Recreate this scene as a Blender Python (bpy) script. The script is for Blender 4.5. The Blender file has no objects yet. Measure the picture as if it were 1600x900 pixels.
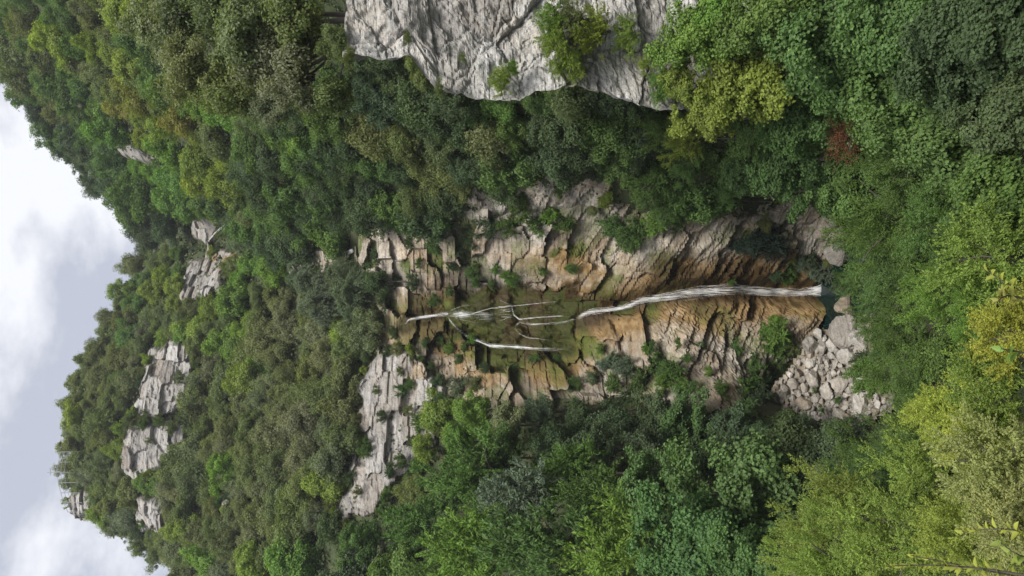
import bpy, math, random
import numpy as np
from mathutils import Matrix, Vector

# ------------------------------------------------------------------ camera, sky, sun, exposure
scene = bpy.context.scene
COL = scene.collection
RNG = np.random.default_rng(7)
random.seed(7)

FPX = 1155.0                       # focal length in photo pixels (26 mm equivalent)
PITCH = math.radians(3.0)          # looking slightly down
CP, SP = math.cos(PITCH), math.sin(PITCH)

cam_data = bpy.data.cameras.new('camera')
cam_data.sensor_width = 36.0
cam_data.lens = 36.0 * FPX / 1600.0
cam_data.clip_start = 0.1
cam_data.clip_end = 3000.0
cam = bpy.data.objects.new('camera', cam_data)
COL.objects.link(cam)
# the photograph is a portrait shot lying on its side: the picture's left is up in the world
fwd = Vector((0, CP, -SP)); upv = Vector((0, SP, CP))
rot = Matrix((-upv, Vector((1, 0, 0)), -fwd)).transposed()
cam.matrix_world = rot.to_4x4()
scene.camera = cam

SUN_EL, SUN_AZ = math.radians(56), math.radians(168)    # azimuth from +Y (ahead), clockwise
world = bpy.data.worlds.new('World')
scene.world = world
world.use_nodes = True
wn, wl = world.node_tree.nodes, world.node_tree.links
wn.clear()
w_out = wn.new('ShaderNodeOutputWorld')
w_bg = wn.new('ShaderNodeBackground'); w_bg.inputs['Strength'].default_value = 0.07
w_sky = wn.new('ShaderNodeTexSky'); w_sky.sky_type = 'NISHITA'; w_sky.sun_disc = False
w_sky.sun_elevation = SUN_EL; w_sky.sun_rotation = SUN_AZ
w_sky.air_density = 1.0; w_sky.dust_density = 3.0
w_co = wn.new('ShaderNodeTexCoord')
w_map = wn.new('ShaderNodeMapping'); w_map.inputs['Location'].default_value = (1.8697, 1.2995, -0.1587)
w_map.inputs['Scale'].default_value = (1.0, 1.0, 1.9)
w_n = wn.new('ShaderNodeTexNoise'); w_n.inputs['Scale'].default_value = 2.3
w_n.inputs['Detail'].default_value = 7; w_n.inputs['Roughness'].default_value = 0.58
w_r = wn.new('ShaderNodeValToRGB')
w_r.color_ramp.elements[0].position = 0.455; w_r.color_ramp.elements[0].color = (3.55, 3.7, 4.3, 1)
w_r.color_ramp.elements[1].position = 0.56; w_r.color_ramp.elements[1].color = (6.5, 6.55, 6.75, 1)
w_mx = wn.new('ShaderNodeMix'); w_mx.data_type = 'RGBA'; w_mx.inputs['Factor'].default_value = 0.88
wl.new(w_co.outputs['Generated'], w_map.inputs['Vector'])
wl.new(w_map.outputs['Vector'], w_n.inputs['Vector'])
wl.new(w_n.outputs['Fac'], w_r.inputs['Fac'])
wl.new(w_sky.outputs['Color'], w_mx.inputs['A'])
wl.new(w_r.outputs['Color'], w_mx.inputs['B'])
wl.new(w_mx.outputs['Result'], w_bg.inputs['Color'])
wl.new(w_bg.outputs['Background'], w_out.inputs['Surface'])

sun_data = bpy.data.lights.new('sun', 'SUN')
sun_data.energy = 2.2; sun_data.angle = math.radians(24); sun_data.color = (1.0, 0.95, 0.87)
sun = bpy.data.objects.new('sun', sun_data); COL.objects.link(sun)
sdir = Vector((math.sin(SUN_AZ) * math.cos(SUN_EL), math.cos(SUN_AZ) * math.cos(SUN_EL), math.sin(SUN_EL)))
sun.rotation_euler = sdir.to_track_quat('Z', 'Y').to_euler()
sun.location = (0, 0, 60)

scene.view_settings.view_transform = 'Standard'
scene.view_settings.look = 'None'
scene.view_settings.gamma = 1.0
scene.view_settings.use_curve_mapping = False
scene.view_settings.exposure = 1.25
scene.render.engine = 'CYCLES'
scene.cycles.use_denoising = True
scene.cycles.max_bounces = 6
scene.cycles.diffuse_bounces = 4
scene.cycles.transparent_max_bounces = 48
scene.cycles.transmission_bounces = 4
scene.cycles.glossy_bounces = 2
scene.cycles.caustics_reflective = False
scene.cycles.caustics_refractive = False
scene.render.film_transparent = False

# ------------------------------------------------------------------ pixel <-> world, noise
# (x, y) are photograph pixels; u = 900 - y runs to the world's right, v = x runs down
def ray(x, y):
    x = np.asarray(x, float); y = np.asarray(y, float)
    dx = (450.0 - y) / FPX; dy = (800.0 - x) / FPX
    d = np.stack(np.broadcast_arrays(dx, CP + dy * SP, -SP + dy * CP), -1)
    return d / d[..., 1:2]                     # scaled so that Y = 1

def at(x, y, D):
    return ray(x, y) * np.asarray(D, float)[..., None]

def project(P):
    f = P[..., 1] * CP - P[..., 2] * SP
    uu = P[..., 0] / f * FPX
    vv = (P[..., 1] * SP + P[..., 2] * CP) / f * FPX
    return 800.0 - vv, 450.0 - uu              # photo x, photo y

def _hash(*ks):
    h = np.zeros(np.broadcast(*ks).shape, np.uint32)
    for i, k in enumerate(ks):
        h = (h ^ (k.astype(np.int64).astype(np.uint32) * np.uint32([374761393, 668265263, 2246822519, 3266489917][i % 4])))
        h = (h ^ (h >> np.uint32(13))) * np.uint32(1274126177)
    h = h ^ (h >> np.uint32(16))
    return (h & np.uint32(0xffffff)).astype(float) / float(0xffffff)

def vnoise(x, y, z, seed=0):
    xi, yi, zi = np.floor(x), np.floor(y), np.floor(z)
    fx, fy, fz = x - xi, y - yi, z - zi
    fx = fx * fx * (3 - 2 * fx); fy = fy * fy * (3 - 2 * fy); fz = fz * fz * (3 - 2 * fz)
    s = np.full(np.shape(xi), seed * 7919.0)
    r = 0
    for a in (0, 1):
        for b in (0, 1):
            for c in (0, 1):
                w = (fx if a else 1 - fx) * (fy if b else 1 - fy) * (fz if c else 1 - fz)
                r = r + w * _hash(xi + a, yi + b, zi + c, s)
    return r * 2 - 1

def fbm(x, y, z, oct=4, seed=0, gain=0.5):
    r, a = 0, 1.0
    for i in range(oct):
        r = r + a * vnoise(x * 2 ** i, y * 2 ** i, z * 2 ** i, seed + i)
        a *= gain
    return r

def smooth(a, b, t):
    t = np.clip((t - a) / (b - a), 0, 1)
    return t * t * (3 - 2 * t)

def voronoi(a, b, seed):
    """jittered-grid cells: cell id, distance to the border, offset from the cell's site"""
    ai, bi = np.floor(a), np.floor(b)
    f1 = np.full(a.shape, 9.0); f2 = np.full(a.shape, 9.0)
    idc = np.zeros(a.shape, np.int64); oa = np.zeros(a.shape); ob = np.zeros(a.shape)
    s = np.full(a.shape, float(seed * 131))
    for i in (-1, 0, 1):
        for j in (-1, 0, 1):
            ca, cb = ai + i, bi + j
            pa = ca + 0.12 + 0.76 * _hash(ca, cb, s); pb = cb + 0.12 + 0.76 * _hash(ca, cb, s + 17)
            da, db = a - pa, b - pb
            d = np.maximum(np.abs(da), np.abs(db)) * 0.85 + np.hypot(da, db) * 0.15
            cid = ((ca.astype(np.int64) + 5000) * 20011 + cb.astype(np.int64) + 5000)
            near = d < f1
            f2 = np.where(near, f1, np.minimum(f2, d))
            idc = np.where(near, cid, idc); oa = np.where(near, da, oa); ob = np.where(near, db, ob)
            f1 = np.where(near, d, f1)
    return idc, f2 - f1, oa, ob

def cellrand(idc, k):
    return _hash(idc // 20011, idc % 20011, np.full(idc.shape, float(k * 977 + 3)))

def poly_sd(poly, x, y):
    """signed distance (px) to a polygon in the photograph, positive inside"""
    p = np.array(poly, float); q = np.roll(p, -1, 0)
    inside = np.zeros(np.shape(x), bool); dm = np.full(np.shape(x), 1e9)
    for (ax, ay), (bx, by) in zip(p, q):
        t = np.clip(((x - ax) * (bx - ax) + (y - ay) * (by - ay)) / ((bx - ax) ** 2 + (by - ay) ** 2 + 1e-9), 0, 1)
        dm = np.minimum(dm, np.hypot(x - ax - t * (bx - ax), y - ay - t * (by - ay)))
        c = ((ay > y) != (by > y)) & (x < (bx - ax) * (y - ay) / (by - ay + 1e-12) + ax)
        inside ^= c
    return np.where(inside, dm, -dm)

def path_d(pts, x, y):
    dm = np.full(np.shape(x), 1e9)
    for (ax, ay), (bx, by) in zip(pts[:-1], pts[1:]):
        t = np.clip(((x - ax) * (bx - ax) + (y - ay) * (by - ay)) / ((bx - ax) ** 2 + (by - ay) ** 2 + 1e-9), 0, 1)
        dm = np.minimum(dm, np.hypot(x - ax - t * (bx - ax), y - ay - t * (by - ay)))
    return dm

# ------------------------------------------------------------------ object helpers
def mesh_from(name, V, F, attrs=None, smoothed=False, mat=None):
    """F: (n,4) or (n,3) int array"""
    me = bpy.data.meshes.new(name)
    V = np.ascontiguousarray(V, np.float32); F = np.ascontiguousarray(F, np.int32)
    n, k = F.shape
    me.vertices.add(len(V)); me.vertices.foreach_set('co', V.ravel())
    me.loops.add(n * k); me.loops.foreach_set('vertex_index', F.ravel())
    me.polygons.add(n)
    me.polygons.foreach_set('loop_start', np.arange(0, n * k, k, dtype=np.int32))
    me.polygons.foreach_set('use_smooth', np.full(n, smoothed))
    for an, (dom, arr) in (attrs or {}).items():
        a = me.attributes.new(an, 'FLOAT', dom)
        a.data.foreach_set('value', np.ascontiguousarray(arr, np.float32))
    me.update(calc_edges=True)
    if mat: me.materials.append(mat)
    return me

def link(name, data, parent=None, loc=(0, 0, 0)):
    o = bpy.data.objects.new(name, data)
    COL.objects.link(o)
    o.location = loc
    if parent: o.parent = parent
    return o

def tag(o, label, cat=None, group=None, kind=None):
    o['label'] = label
    if cat: o['category'] = cat
    if group: o['group'] = group
    if kind: o['kind'] = kind
    return o

def tube(pts, rads, sides=6):
    """a tapered tube along pts -> V, F"""
    pts = np.asarray(pts, float); n = len(pts)
    t = np.gradient(pts, axis=0); t /= np.linalg.norm(t, axis=1, keepdims=True) + 1e-9
    ref = np.where(np.abs(t[:, 2:3]) > 0.9, np.array([[1.0, 0, 0]]), np.array([[0, 0, 1.0]]))
    a = np.cross(t, ref); a /= np.linalg.norm(a, axis=1, keepdims=True) + 1e-9
    b = np.cross(t, a)
    ang = np.arange(sides) * 2 * math.pi / sides
    V = pts[:, None] + np.asarray(rads)[:, None, None] * (np.cos(ang)[None, :, None] * a[:, None] + np.sin(ang)[None, :, None] * b[:, None])
    i = np.arange(n - 1)[:, None] * sides; j = np.arange(sides)[None]; j2 = (j + 1) % sides
    F = np.stack([i + j, i + j2, i + sides + j2, i + sides + j], -1).reshape(-1, 4)
    return V.reshape(-1, 3), F

def merge(parts):
    Vs, Fs, o = [], [], 0
    for V, F in parts:
        Vs.append(V); Fs.append(F + o); o += len(V)
    return np.concatenate(Vs), np.concatenate(Fs)

# ------------------------------------------------------------------ materials
def new_mat(name):
    m = bpy.data.materials.new(name); m.use_nodes = True
    m.node_tree.nodes.clear()
    return m, m.node_tree.nodes, m.node_tree.links

def mixc(N, L, fac, a, b, blend='MIX'):
    n = N.new('ShaderNodeMix'); n.data_type = 'RGBA'; n.blend_type = blend
    for s, v in (('Factor', fac), ('A', a), ('B', b)):
        if isinstance(v, (int, float)): n.inputs[s].default_value = v
        elif isinstance(v, tuple): n.inputs[s].default_value = (*v, 1)
        else: L.new(v, n.inputs[s])
    return n.outputs['Result']

def math_n(N, L, op, a, b=0.0, clamp=False):
    n = N.new('ShaderNodeMath'); n.operation = op; n.use_clamp = clamp
    for i, v in ((0, a), (1, b)):
        if isinstance(v, (int, float)): n.inputs[i].default_value = v
        else: L.new(v, n.inputs[i])
    return n.outputs[0]

def noise_n(N, L, co, scale, detail=4, rough=0.55, stretch=None):
    if stretch:
        mp = N.new('ShaderNodeMapping'); mp.inputs['Scale'].default_value = stretch
        L.new(co, mp.inputs['Vector']); co = mp.outputs['Vector']
    n = N.new('ShaderNodeTexNoise'); n.inputs['Scale'].default_value = scale
    n.inputs['Detail'].default_value = detail; n.inputs['Roughness'].default_value = rough
    L.new(co, n.inputs['Vector'])
    return n.outputs['Fac']

def ramp(N, L, fac, stops):
    r = N.new('ShaderNodeValToRGB'); e = r.color_ramp.elements
    while len(e) < len(stops): e.new(0.5)
    for k, (p, c) in zip(e, stops):
        k.position = p; k.color = (*c, 1) if isinstance(c, tuple) else (c, c, c, 1)
    L.new(fac, r.inputs['Fac'])
    return r.outputs['Color']

def leaf_material():
    m, N, L = new_mat('leaf')
    out = N.new('ShaderNodeOutputMaterial')
    oi = N.new('ShaderNodeObjectInfo')
    at_ = N.new('ShaderNodeAttribute'); at_.attribute_name = 'shade'
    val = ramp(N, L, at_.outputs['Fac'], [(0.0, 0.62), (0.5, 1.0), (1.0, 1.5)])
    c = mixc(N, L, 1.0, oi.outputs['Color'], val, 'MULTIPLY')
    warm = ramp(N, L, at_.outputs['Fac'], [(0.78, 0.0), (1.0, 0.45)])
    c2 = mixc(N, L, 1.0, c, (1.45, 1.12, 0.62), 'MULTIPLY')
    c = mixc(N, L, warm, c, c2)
    p = N.new('ShaderNodeBsdfPrincipled'); L.new(c, p.inputs['Base Color'])
    p.inputs['Roughness'].default_value = 0.55
    p.inputs['Specular IOR Level'].default_value = 0.3
    tr = N.new('ShaderNodeBsdfTranslucent')
    L.new(mixc(N, L, 1.0, c, (1.25, 1.35, 0.55), 'MULTIPLY'), tr.inputs['Color'])
    ms = N.new('ShaderNodeMixShader'); ms.inputs[0].default_value = 0.40
    L.new(p.outputs[0], ms.inputs[1]); L.new(tr.outputs[0], ms.inputs[2])
    L.new(ms.outputs[0], out.inputs['Surface'])
    return m

def bark_material(name='bark', a=(0.05, 0.042, 0.034), b=(0.11, 0.097, 0.08)):
    m, N, L = new_mat(name)
    out = N.new('ShaderNodeOutputMaterial'); g = N.new('ShaderNodeNewGeometry')
    n = noise_n(N, L, g.outputs['Position'], 6.0, 5, 0.6, (1, 1, 0.25))
    p = N.new('ShaderNodeBsdfPrincipled'); p.inputs['Roughness'].default_value = 0.9
    L.new(ramp(N, L, n, [(0.35, a), (0.65, b)]), p.inputs['Base Color'])
    L.new(p.outputs[0], out.inputs['Surface'])
    return m

def rock_material(name, light, dark, warm, scale=1.0, streaky=0.6):
    """limestone; the mesh attributes stain, moss and wet say where it is ochre, mossy or wet"""
    m, N, L = new_mat(name)
    out = N.new('ShaderNodeOutputMaterial'); g = N.new('ShaderNodeNewGeometry'); P = g.outputs['Position']
    def attr(n):
        a = N.new('ShaderNodeAttribute'); a.attribute_name = n; return a.outputs['Fac']
    big = noise_n(N, L, P, 0.22 * scale, 5, 0.6)
    mid = noise_n(N, L, P, 1.3 * scale, 6, 0.65)
    streak = noise_n(N, L, P, 1.6 * scale, 5, 0.6, (1, 1, 0.18))
    fine = noise_n(N, L, P, 7.0 * scale, 6, 0.7)
    c = ramp(N, L, mid, [(0.28, dark), (0.5, tuple((x + y) / 2 for x, y in zip(light, dark))), (0.68, light)])
    c = mixc(N, L, ramp(N, L, big, [(0.42, 0.0), (0.62, 0.75)]), c, warm)
    c = mixc(N, L, ramp(N, L, streak, [(0.5, 0.0), (0.72, streaky)]), c, tuple(x * 0.55 for x in dark))
    c = mixc(N, L, ramp(N, L, attr('tone'), [(0.0, 0.0), (1.0, 0.55)]), c, tuple(min(1, x * 1.25) for x in light))
    bed = noise_n(N, L, P, 1.0 * scale, 6, 0.7, (0.35, 0.35, 4.5))
    c = mixc(N, L, 0.75, c, ramp(N, L, bed, [(0.36, 0.38), (0.47, 0.9), (0.62, 1.15)]), 'MULTIPLY')
    c = mixc(N, L, 0.8, c, ramp(N, L, fine, [(0.32, 0.45), (0.5, 0.95), (0.68, 1.2)]), 'MULTIPLY')
    oi = N.new('ShaderNodeObjectInfo')
    c = mixc(N, L, 1.0, c, ramp(N, L, oi.outputs['Random'], [(0.0, (0.74, 0.72, 0.70)), (0.5, (1.0, 0.98, 0.95)), (1.0, (1.14, 1.14, 1.14))]), 'MULTIPLY')
    crack = attr('crack')
    c = mixc(N, L, math_n(N, L, 'MULTIPLY', crack, 0.4), c, tuple(x * 0.45 for x in dark))
    st = math_n(N, L, 'ADD', attr('stain'), math_n(N, L, 'MULTIPLY', math_n(N, L, 'SUBTRACT', streak, 0.5), 1.2), True)
    st = math_n(N, L, 'MULTIPLY', st, attr('stain'), True)
    c = mixc(N, L, math_n(N, L, 'MULTIPLY', st, 0.97), c, ramp(N, L, mid, [(0.3, (0.11, 0.066, 0.026)), (0.7, (0.33, 0.225, 0.105))]))
    mo = math_n(N, L, 'ADD', attr('moss'), math_n(N, L, 'MULTIPLY', math_n(N, L, 'SUBTRACT', mid, 0.5), 2.2), True)
    mo = math_n(N, L, 'MULTIPLY', mo, ramp(N, L, attr('moss'), [(0.05, 0.0), (0.3, 1.0)]), True)
    c = mixc(N, L, math_n(N, L, 'MULTIPLY', mo, 0.9), c, ramp(N, L, fine, [(0.3, (0.028, 0.045, 0.008)), (0.7, (0.105, 0.145, 0.022))]))
    wet = math_n(N, L, 'MULTIPLY', attr('wet'), math_n(N, L, 'SUBTRACT', 1.0, math_n(N, L, 'MULTIPLY', mo, 0.28)))
    c = mixc(N, L, math_n(N, L, 'MULTIPLY', wet, 0.95), c, mixc(N, L, 1.0, c, (0.15, 0.14, 0.115), 'MULTIPLY'))
    p = N.new('ShaderNodeBsdfPrincipled')
    L.new(c, p.inputs['Base Color'])
    r = N.new('ShaderNodeMapRange'); L.new(wet, r.inputs['Value'])
    r.inputs['To Min'].default_value = 0.9; r.inputs['To Max'].default_value = 0.42
    L.new(r.outputs[0], p.inputs['Roughness'])
    p.inputs['Specular IOR Level'].default_value = 0.12
    bm = N.new('ShaderNodeBump'); bm.inputs['Strength'].default_value = 0.45
    bm.inputs['Distance'].default_value = 0.12 / scale
    L.new(math_n(N, L, 'ADD', fine, math_n(N, L, 'MULTIPLY', math_n(N, L, 'ADD', mid, bed), 1.5)), bm.inputs['Height'])
    L.new(bm.outputs[0], p.inputs['Normal'])
    L.new(p.outputs[0], out.inputs['Surface'])
    return m

def ground_material():
    m, N, L = new_mat('soil')
    out = N.new('ShaderNodeOutputMaterial'); g = N.new('ShaderNodeNewGeometry'); P = g.outputs['Position']
    n = noise_n(N, L, P, 0.5, 8, 0.65)
    p = N.new('ShaderNodeBsdfPrincipled'); p.inputs['Roughness'].default_value = 0.95
    L.new(ramp(N, L, n, [(0.35, (0.025, 0.04, 0.014)), (0.55, (0.05, 0.065, 0.024)), (0.75, (0.10, 0.085, 0.05))]), p.inputs['Base Color'])
    L.new(p.outputs[0], out.inputs['Surface'])
    return m

def water_material():
    m, N, L = new_mat('pool_water')
    out = N.new('ShaderNodeOutputMaterial'); g = N.new('ShaderNodeNewGeometry'); P = g.outputs['Position']
    n = noise_n(N, L, P, 2.5, 4, 0.6)
    p = N.new('ShaderNodeBsdfPrincipled')
    L.new(ramp(N, L, n, [(0.3, (0.003, 0.010, 0.009)), (0.7, (0.006, 0.020, 0.018))]), p.inputs['Base Color'])
    p.inputs['Roughness'].default_value = 0.08; p.inputs['IOR'].default_value = 1.33
    bm = N.new('ShaderNodeBump'); bm.inputs['Strength'].default_value = 0.25; bm.inputs['Distance'].default_value = 0.08
    L.new(n, bm.inputs['Height']); L.new(bm.outputs[0], p.inputs['Normal'])
    L.new(p.outputs[0], out.inputs['Surface'])
    return m

def foam_material():
    m, N, L = new_mat('falling_water')
    out = N.new('ShaderNodeOutputMaterial'); g = N.new('ShaderNodeNewGeometry'); P = g.outputs['Position']
    n = noise_n(N, L, P, 3.0, 6, 0.7, (5.0, 0.5, 0.22))
    p = N.new('ShaderNodeBsdfPrincipled')
    p.inputs['Base Color'].default_value = (0.93, 0.94, 0.95, 1)
    p.inputs['Roughness'].default_value = 0.6
    t = N.new('ShaderNodeBsdfTransparent')
    at_ = N.new('ShaderNodeAttribute'); at_.attribute_name = 'foam'
    a = math_n(N, L, 'ADD', at_.outputs['Fac'], math_n(N, L, 'MULTIPLY', math_n(N, L, 'SUBTRACT', n, 0.5), 1.7), True)
    ms = N.new('ShaderNodeMixShader')
    tl = N.new('ShaderNodeBsdfTranslucent'); tl.inputs['Color'].default_value = (0.86, 0.88, 0.9, 1)
    m2 = N.new('ShaderNodeMixShader'); m2.inputs[0].default_value = 0.12; L.new(p.outputs[0], m2.inputs[1]); L.new(tl.outputs[0], m2.inputs[2])
    L.new(a, ms.inputs[0]); L.new(t.outputs[0], ms.inputs[1]); L.new(m2.outputs[0], ms.inputs[2])
    L.new(ms.outputs[0], out.inputs['Surface'])
    return m

def plain_material(name, col, rough=0.6, metal=0.0):
    m, N, L = new_mat(name)
    out = N.new('ShaderNodeOutputMaterial'); g = N.new('ShaderNodeNewGeometry')
    n = noise_n(N, L, g.outputs['Position'], 9.0, 4, 0.6)
    p = N.new('ShaderNodeBsdfPrincipled'); p.inputs['Roughness'].default_value = rough; p.inputs['Metallic'].default_value = metal
    L.new(ramp(N, L, n, [(0.3, tuple(c * 0.75 for c in col)), (0.7, col)]), p.inputs['Base Color'])
    L.new(p.outputs[0], out.inputs['Surface'])
    return m

M_LEAF = leaf_material()
M_BARK = bark_material()
M_GORGE = rock_material('gorge_rock', (0.43, 0.405, 0.36), (0.17, 0.147, 0.115), (0.31, 0.225, 0.14))
M_CLIFF = rock_material('cliff_limestone', (0.345, 0.34, 0.335), (0.17, 0.165, 0.16), (0.29, 0.265, 0.235))
M_CRAG = rock_material('crag_limestone', (0.46, 0.46, 0.455), (0.27, 0.27, 0.265), (0.37, 0.36, 0.34), 2.2, 0.2)
M_BOULDER = rock_material('boulder_rock', (0.43, 0.412, 0.385), (0.24, 0.229, 0.213), (0.33, 0.298, 0.255), 1.3)
M_SOIL = ground_material()
M_POOL = water_material()
M_FOAM = foam_material()
M_STEEL = plain_material('galvanised_steel', (0.30, 0.31, 0.33), 0.5, 0.6)
# ------------------------------------------------------------------ the terrain
POOL_Z = -30.0
# (photo x, photo y, distance): the gorge wall and the hills, read from what touches what
WALL_PTS = [
    # along the stream, pool to notch
    (1300, 460, 61.5), (1150, 453, 63), (1050, 463, 64.5), (975, 480, 66), (915, 495, 67.5), (890, 500, 70), (800, 500, 72.5),
    (700, 492, 75), (640, 500, 77), (610, 480, 79), (560, 420, 83), (545, 390, 86), (480, 400, 96), (400, 380, 112), (350, 350, 126),
    (305, 345, 131), (240, 395, 165),
    # right of the falls
    (1290, 380, 61), (1250, 340, 60), (1100, 340, 60), (950, 370, 63.5), (800, 370, 69), (700, 380, 73), (600, 370, 77),
    (1100, 260, 52), (1000, 280, 56), (900, 250, 56), (700, 250, 63), (600, 300, 72), (500, 260, 72), (500, 330, 86), (400, 260, 80), (400, 330, 102),
    # right hill
    (0, 115, 140), (70, 200, 146), (130, 270, 151), (190, 325, 157), (225, 375, 163),
    (150, 100, 108), (250, 150, 92), (300, 60, 74), (250, 250, 118), (300, 300, 120), (0, 0, 122), (200, 0, 88), (400, 0, 64), (600, 0, 50),
    (1000, 0, 40), (1000, 150, 46), (800, 120, 50), (450, 120, 64),
    (-150, -100, 125), (400, -250, 45), (1000, -250, 30),
    # left of the falls, lower cliff, lower wood
    (1290, 530, 61.5), (1200, 610, 63), (1100, 640, 59), (1100, 540, 63.5), (950, 600, 65.5), (950, 540, 67), (800, 600, 70), (700, 620, 73), (620, 570, 77),
    (540, 600, 81), (540, 790, 73), (690, 800, 66), (640, 690, 73),
    (900, 800, 53), (1200, 800, 46), (1000, 900, 45), (700, 900, 57), (1300, 760, 44),
    # left hill and summit
    (450, 600, 95), (320, 600, 116), (320, 800, 102), (400, 900, 86), (300, 700, 113), (190, 700, 116.5), (240, 600, 118), (310, 540, 117), (350, 430, 119), (300, 470, 122),
    (115, 650, 133), (125, 740, 131), (170, 520, 140), (200, 450, 150), (235, 400, 161), (180, 830, 124), (290, 895, 115), (600, 900, 68),
    (450, 1100, 95), (1000, 1100, 40),
]
_wp = np.array(WALL_PTS, float)
_W3 = at(_wp[:, 0], _wp[:, 1], _wp[:, 2])
_c = _W3[:, [0, 2]] / 50.0

def _tps(r2):
    return 0.5 * r2 * np.log(r2 + 1e-9)

def _fit(c, y, lam):
    n = len(c); K = _tps(((c[:, None] - c[None]) ** 2).sum(-1)) + lam * np.eye(n)
    Pm = np.c_[np.ones(n), c]
    A = np.block([[K, Pm], [Pm.T, np.zeros((3, 3))]])
    return np.linalg.solve(A, np.r_[y, 0, 0, 0])

_wts = _fit(_c, _W3[:, 1], 0.002)

def wall(x, z):
    """distance ahead of the gorge wall and hills at lateral x, height z"""
    q = np.stack(np.broadcast_arrays(x, z), -1) / 50.0
    sh = q.shape[:-1]; q = q.reshape(-1, 2); res = np.empty(len(q))
    for s in range(0, len(q), 20000):
        k = q[s:s + 20000]
        res[s:s + 20000] = _tps(((k[:, None] - _c[None]) ** 2).sum(-1)) @ _wts[:len(_c)] + _wts[-3] + k @ _wts[-2:]
    y = res.reshape(sh)
    y = y + 0.9 * fbm(x * 0.09, z * 0.09, 0 * x, 3, 5)
    return np.clip(y, 26.0, 230.0)

RIDGE = [(60, 1400, 100), (330, 960, 108), (308, 895, 114), (250, 850, 120), (190, 825, 124), (150, 800, 130), (132, 740, 131), (122, 650, 133), (135, 590, 136), (175, 520, 140), (203, 450, 150),
         (246, 400, 161), (248, 375, 163), (212, 325, 157), (152, 265, 151), (92, 195, 146), (30, 115, 140), (-150, -60, 135), (-420, -400, 120)]
_rp = np.array(RIDGE, float); _R3 = at(_rp[:, 0], _rp[:, 1], _rp[:, 2])
_ro = np.argsort(_R3[:, 0])
def ridge(x):
    return np.interp(x, _R3[_ro, 0], _R3[_ro, 2])

def near_ground(x, y):
    """height of the near slope that falls from the viewpoint to the pool"""
    b = np.interp(y, [-12, 0, 2.0, 6, 18, 34, 48, 56, 75], [-1.0, -1.7, -2.6, -6.0, -16.5, -25.0, -29.4, -30.6, -31.0])
    r = 0.78 * np.maximum(0, x - 2.5 - 0.05 * y) * smooth(4, 14, y)
    l = 0.60 * np.maximum(0, -x - 4.0 - 0.10 * y) * smooth(4, 20, y)
    return b + np.minimum(r, 30) + np.minimum(l, 25) + 0.35 * fbm(x * 0.25, y * 0.25, 0 * x, 3, 9)

def hit_wall(x, y):
    """walk a photo ray to the wall: world points"""
    d = ray(x, y); lo = np.full(d.shape[:-1], 30.0); done = np.zeros(lo.shape, bool); res = np.full(lo.shape, 225.0)
    prev = lo.copy()
    for s in np.arange(30, 226, 2.0):
        g = wall(d[..., 0] * s, d[..., 2] * s) - s
        newhit = (~done) & (g <= 0)
        res = np.where(newhit, s - 1.0 - np.clip(-g, 0, 2) * 0.2, res); done |= newhit
        if done.all(): break
    lo, hi = res - 2.2, res + 2.2
    for _ in range(7):
        m = (lo + hi) / 2; inside = wall(d[..., 0] * m, d[..., 2] * m) <= m
        hi = np.where(inside, m, hi); lo = np.where(inside, lo, m)
    return d * hi[..., None]

GORGE = [(548, 385), (560, 350), (620, 350), (690, 365), (760, 325), (850, 320), (905, 300), (960, 320), (1040, 335), (1090, 325), (1190, 330), (1240, 340), (1290, 350),
         (1320, 380), (1300, 400), (1310, 470), (1292, 500), (1270, 540), (1205, 610), (1150, 640), (1090, 650), (1000, 620), (900, 625), (800, 640),
         (720, 625), (640, 600), (600, 560), (600, 500), (590, 440), (552, 420)]
# hillside mesh (runs past the frame on both sides and over the crest)
_xs = np.arange(-130, 150.1, 1.0); nt = 150
_t = np.linspace(0, 1, nt)
X, T = np.meshgrid(_xs, _t)
Z = -34.0 + T * (ridge(X) + 34.0)
Y = wall(X, Z)
_gx, _gy = project(np.stack([X, Y, Z], -1))
Y = Y + 4.0 * smooth(0, 22, poly_sd(GORGE, _gx, _gy))        # the hollow that the rock wall fills
back = np.arange(1, 7)[:, None]
Xb = np.repeat(_xs[None], 6, 0); Zb = ridge(Xb) - back ** 1.7 * 1.5; Yb = Y[-1][None] + back * 7.0
X = np.r_[X, Xb]; Y = np.r_[Y, Yb]; Z = np.r_[Z, Zb]
def grid_faces(nr, nc):
    i = np.arange(nr - 1)[:, None] * nc + np.arange(nc - 1)[None]
    return np.stack([i, i + 1, i + nc + 1, i + nc], -1).reshape(-1, 4)
o = link('hillside_terrain', mesh_from('hillside_terrain', np.stack([X, Y, Z], -1).reshape(-1, 3), grid_faces(*X.shape), smoothed=True, mat=M_SOIL))
tag(o, 'steep wooded hillsides closing the gorge on both sides', kind='structure')
# near slope
gx, gy = np.meshgrid(np.arange(-70, 70.1, 0.7), np.arange(-14, 74.1, 0.7))
o = link('ground', mesh_from('ground', np.stack([gx, gy, near_ground(gx, gy)], -1).reshape(-1, 3), grid_faces(*gx.shape), smoothed=True, mat=M_SOIL))
tag(o, 'sloping ground falling from the viewpoint to the pool', kind='structure')
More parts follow.
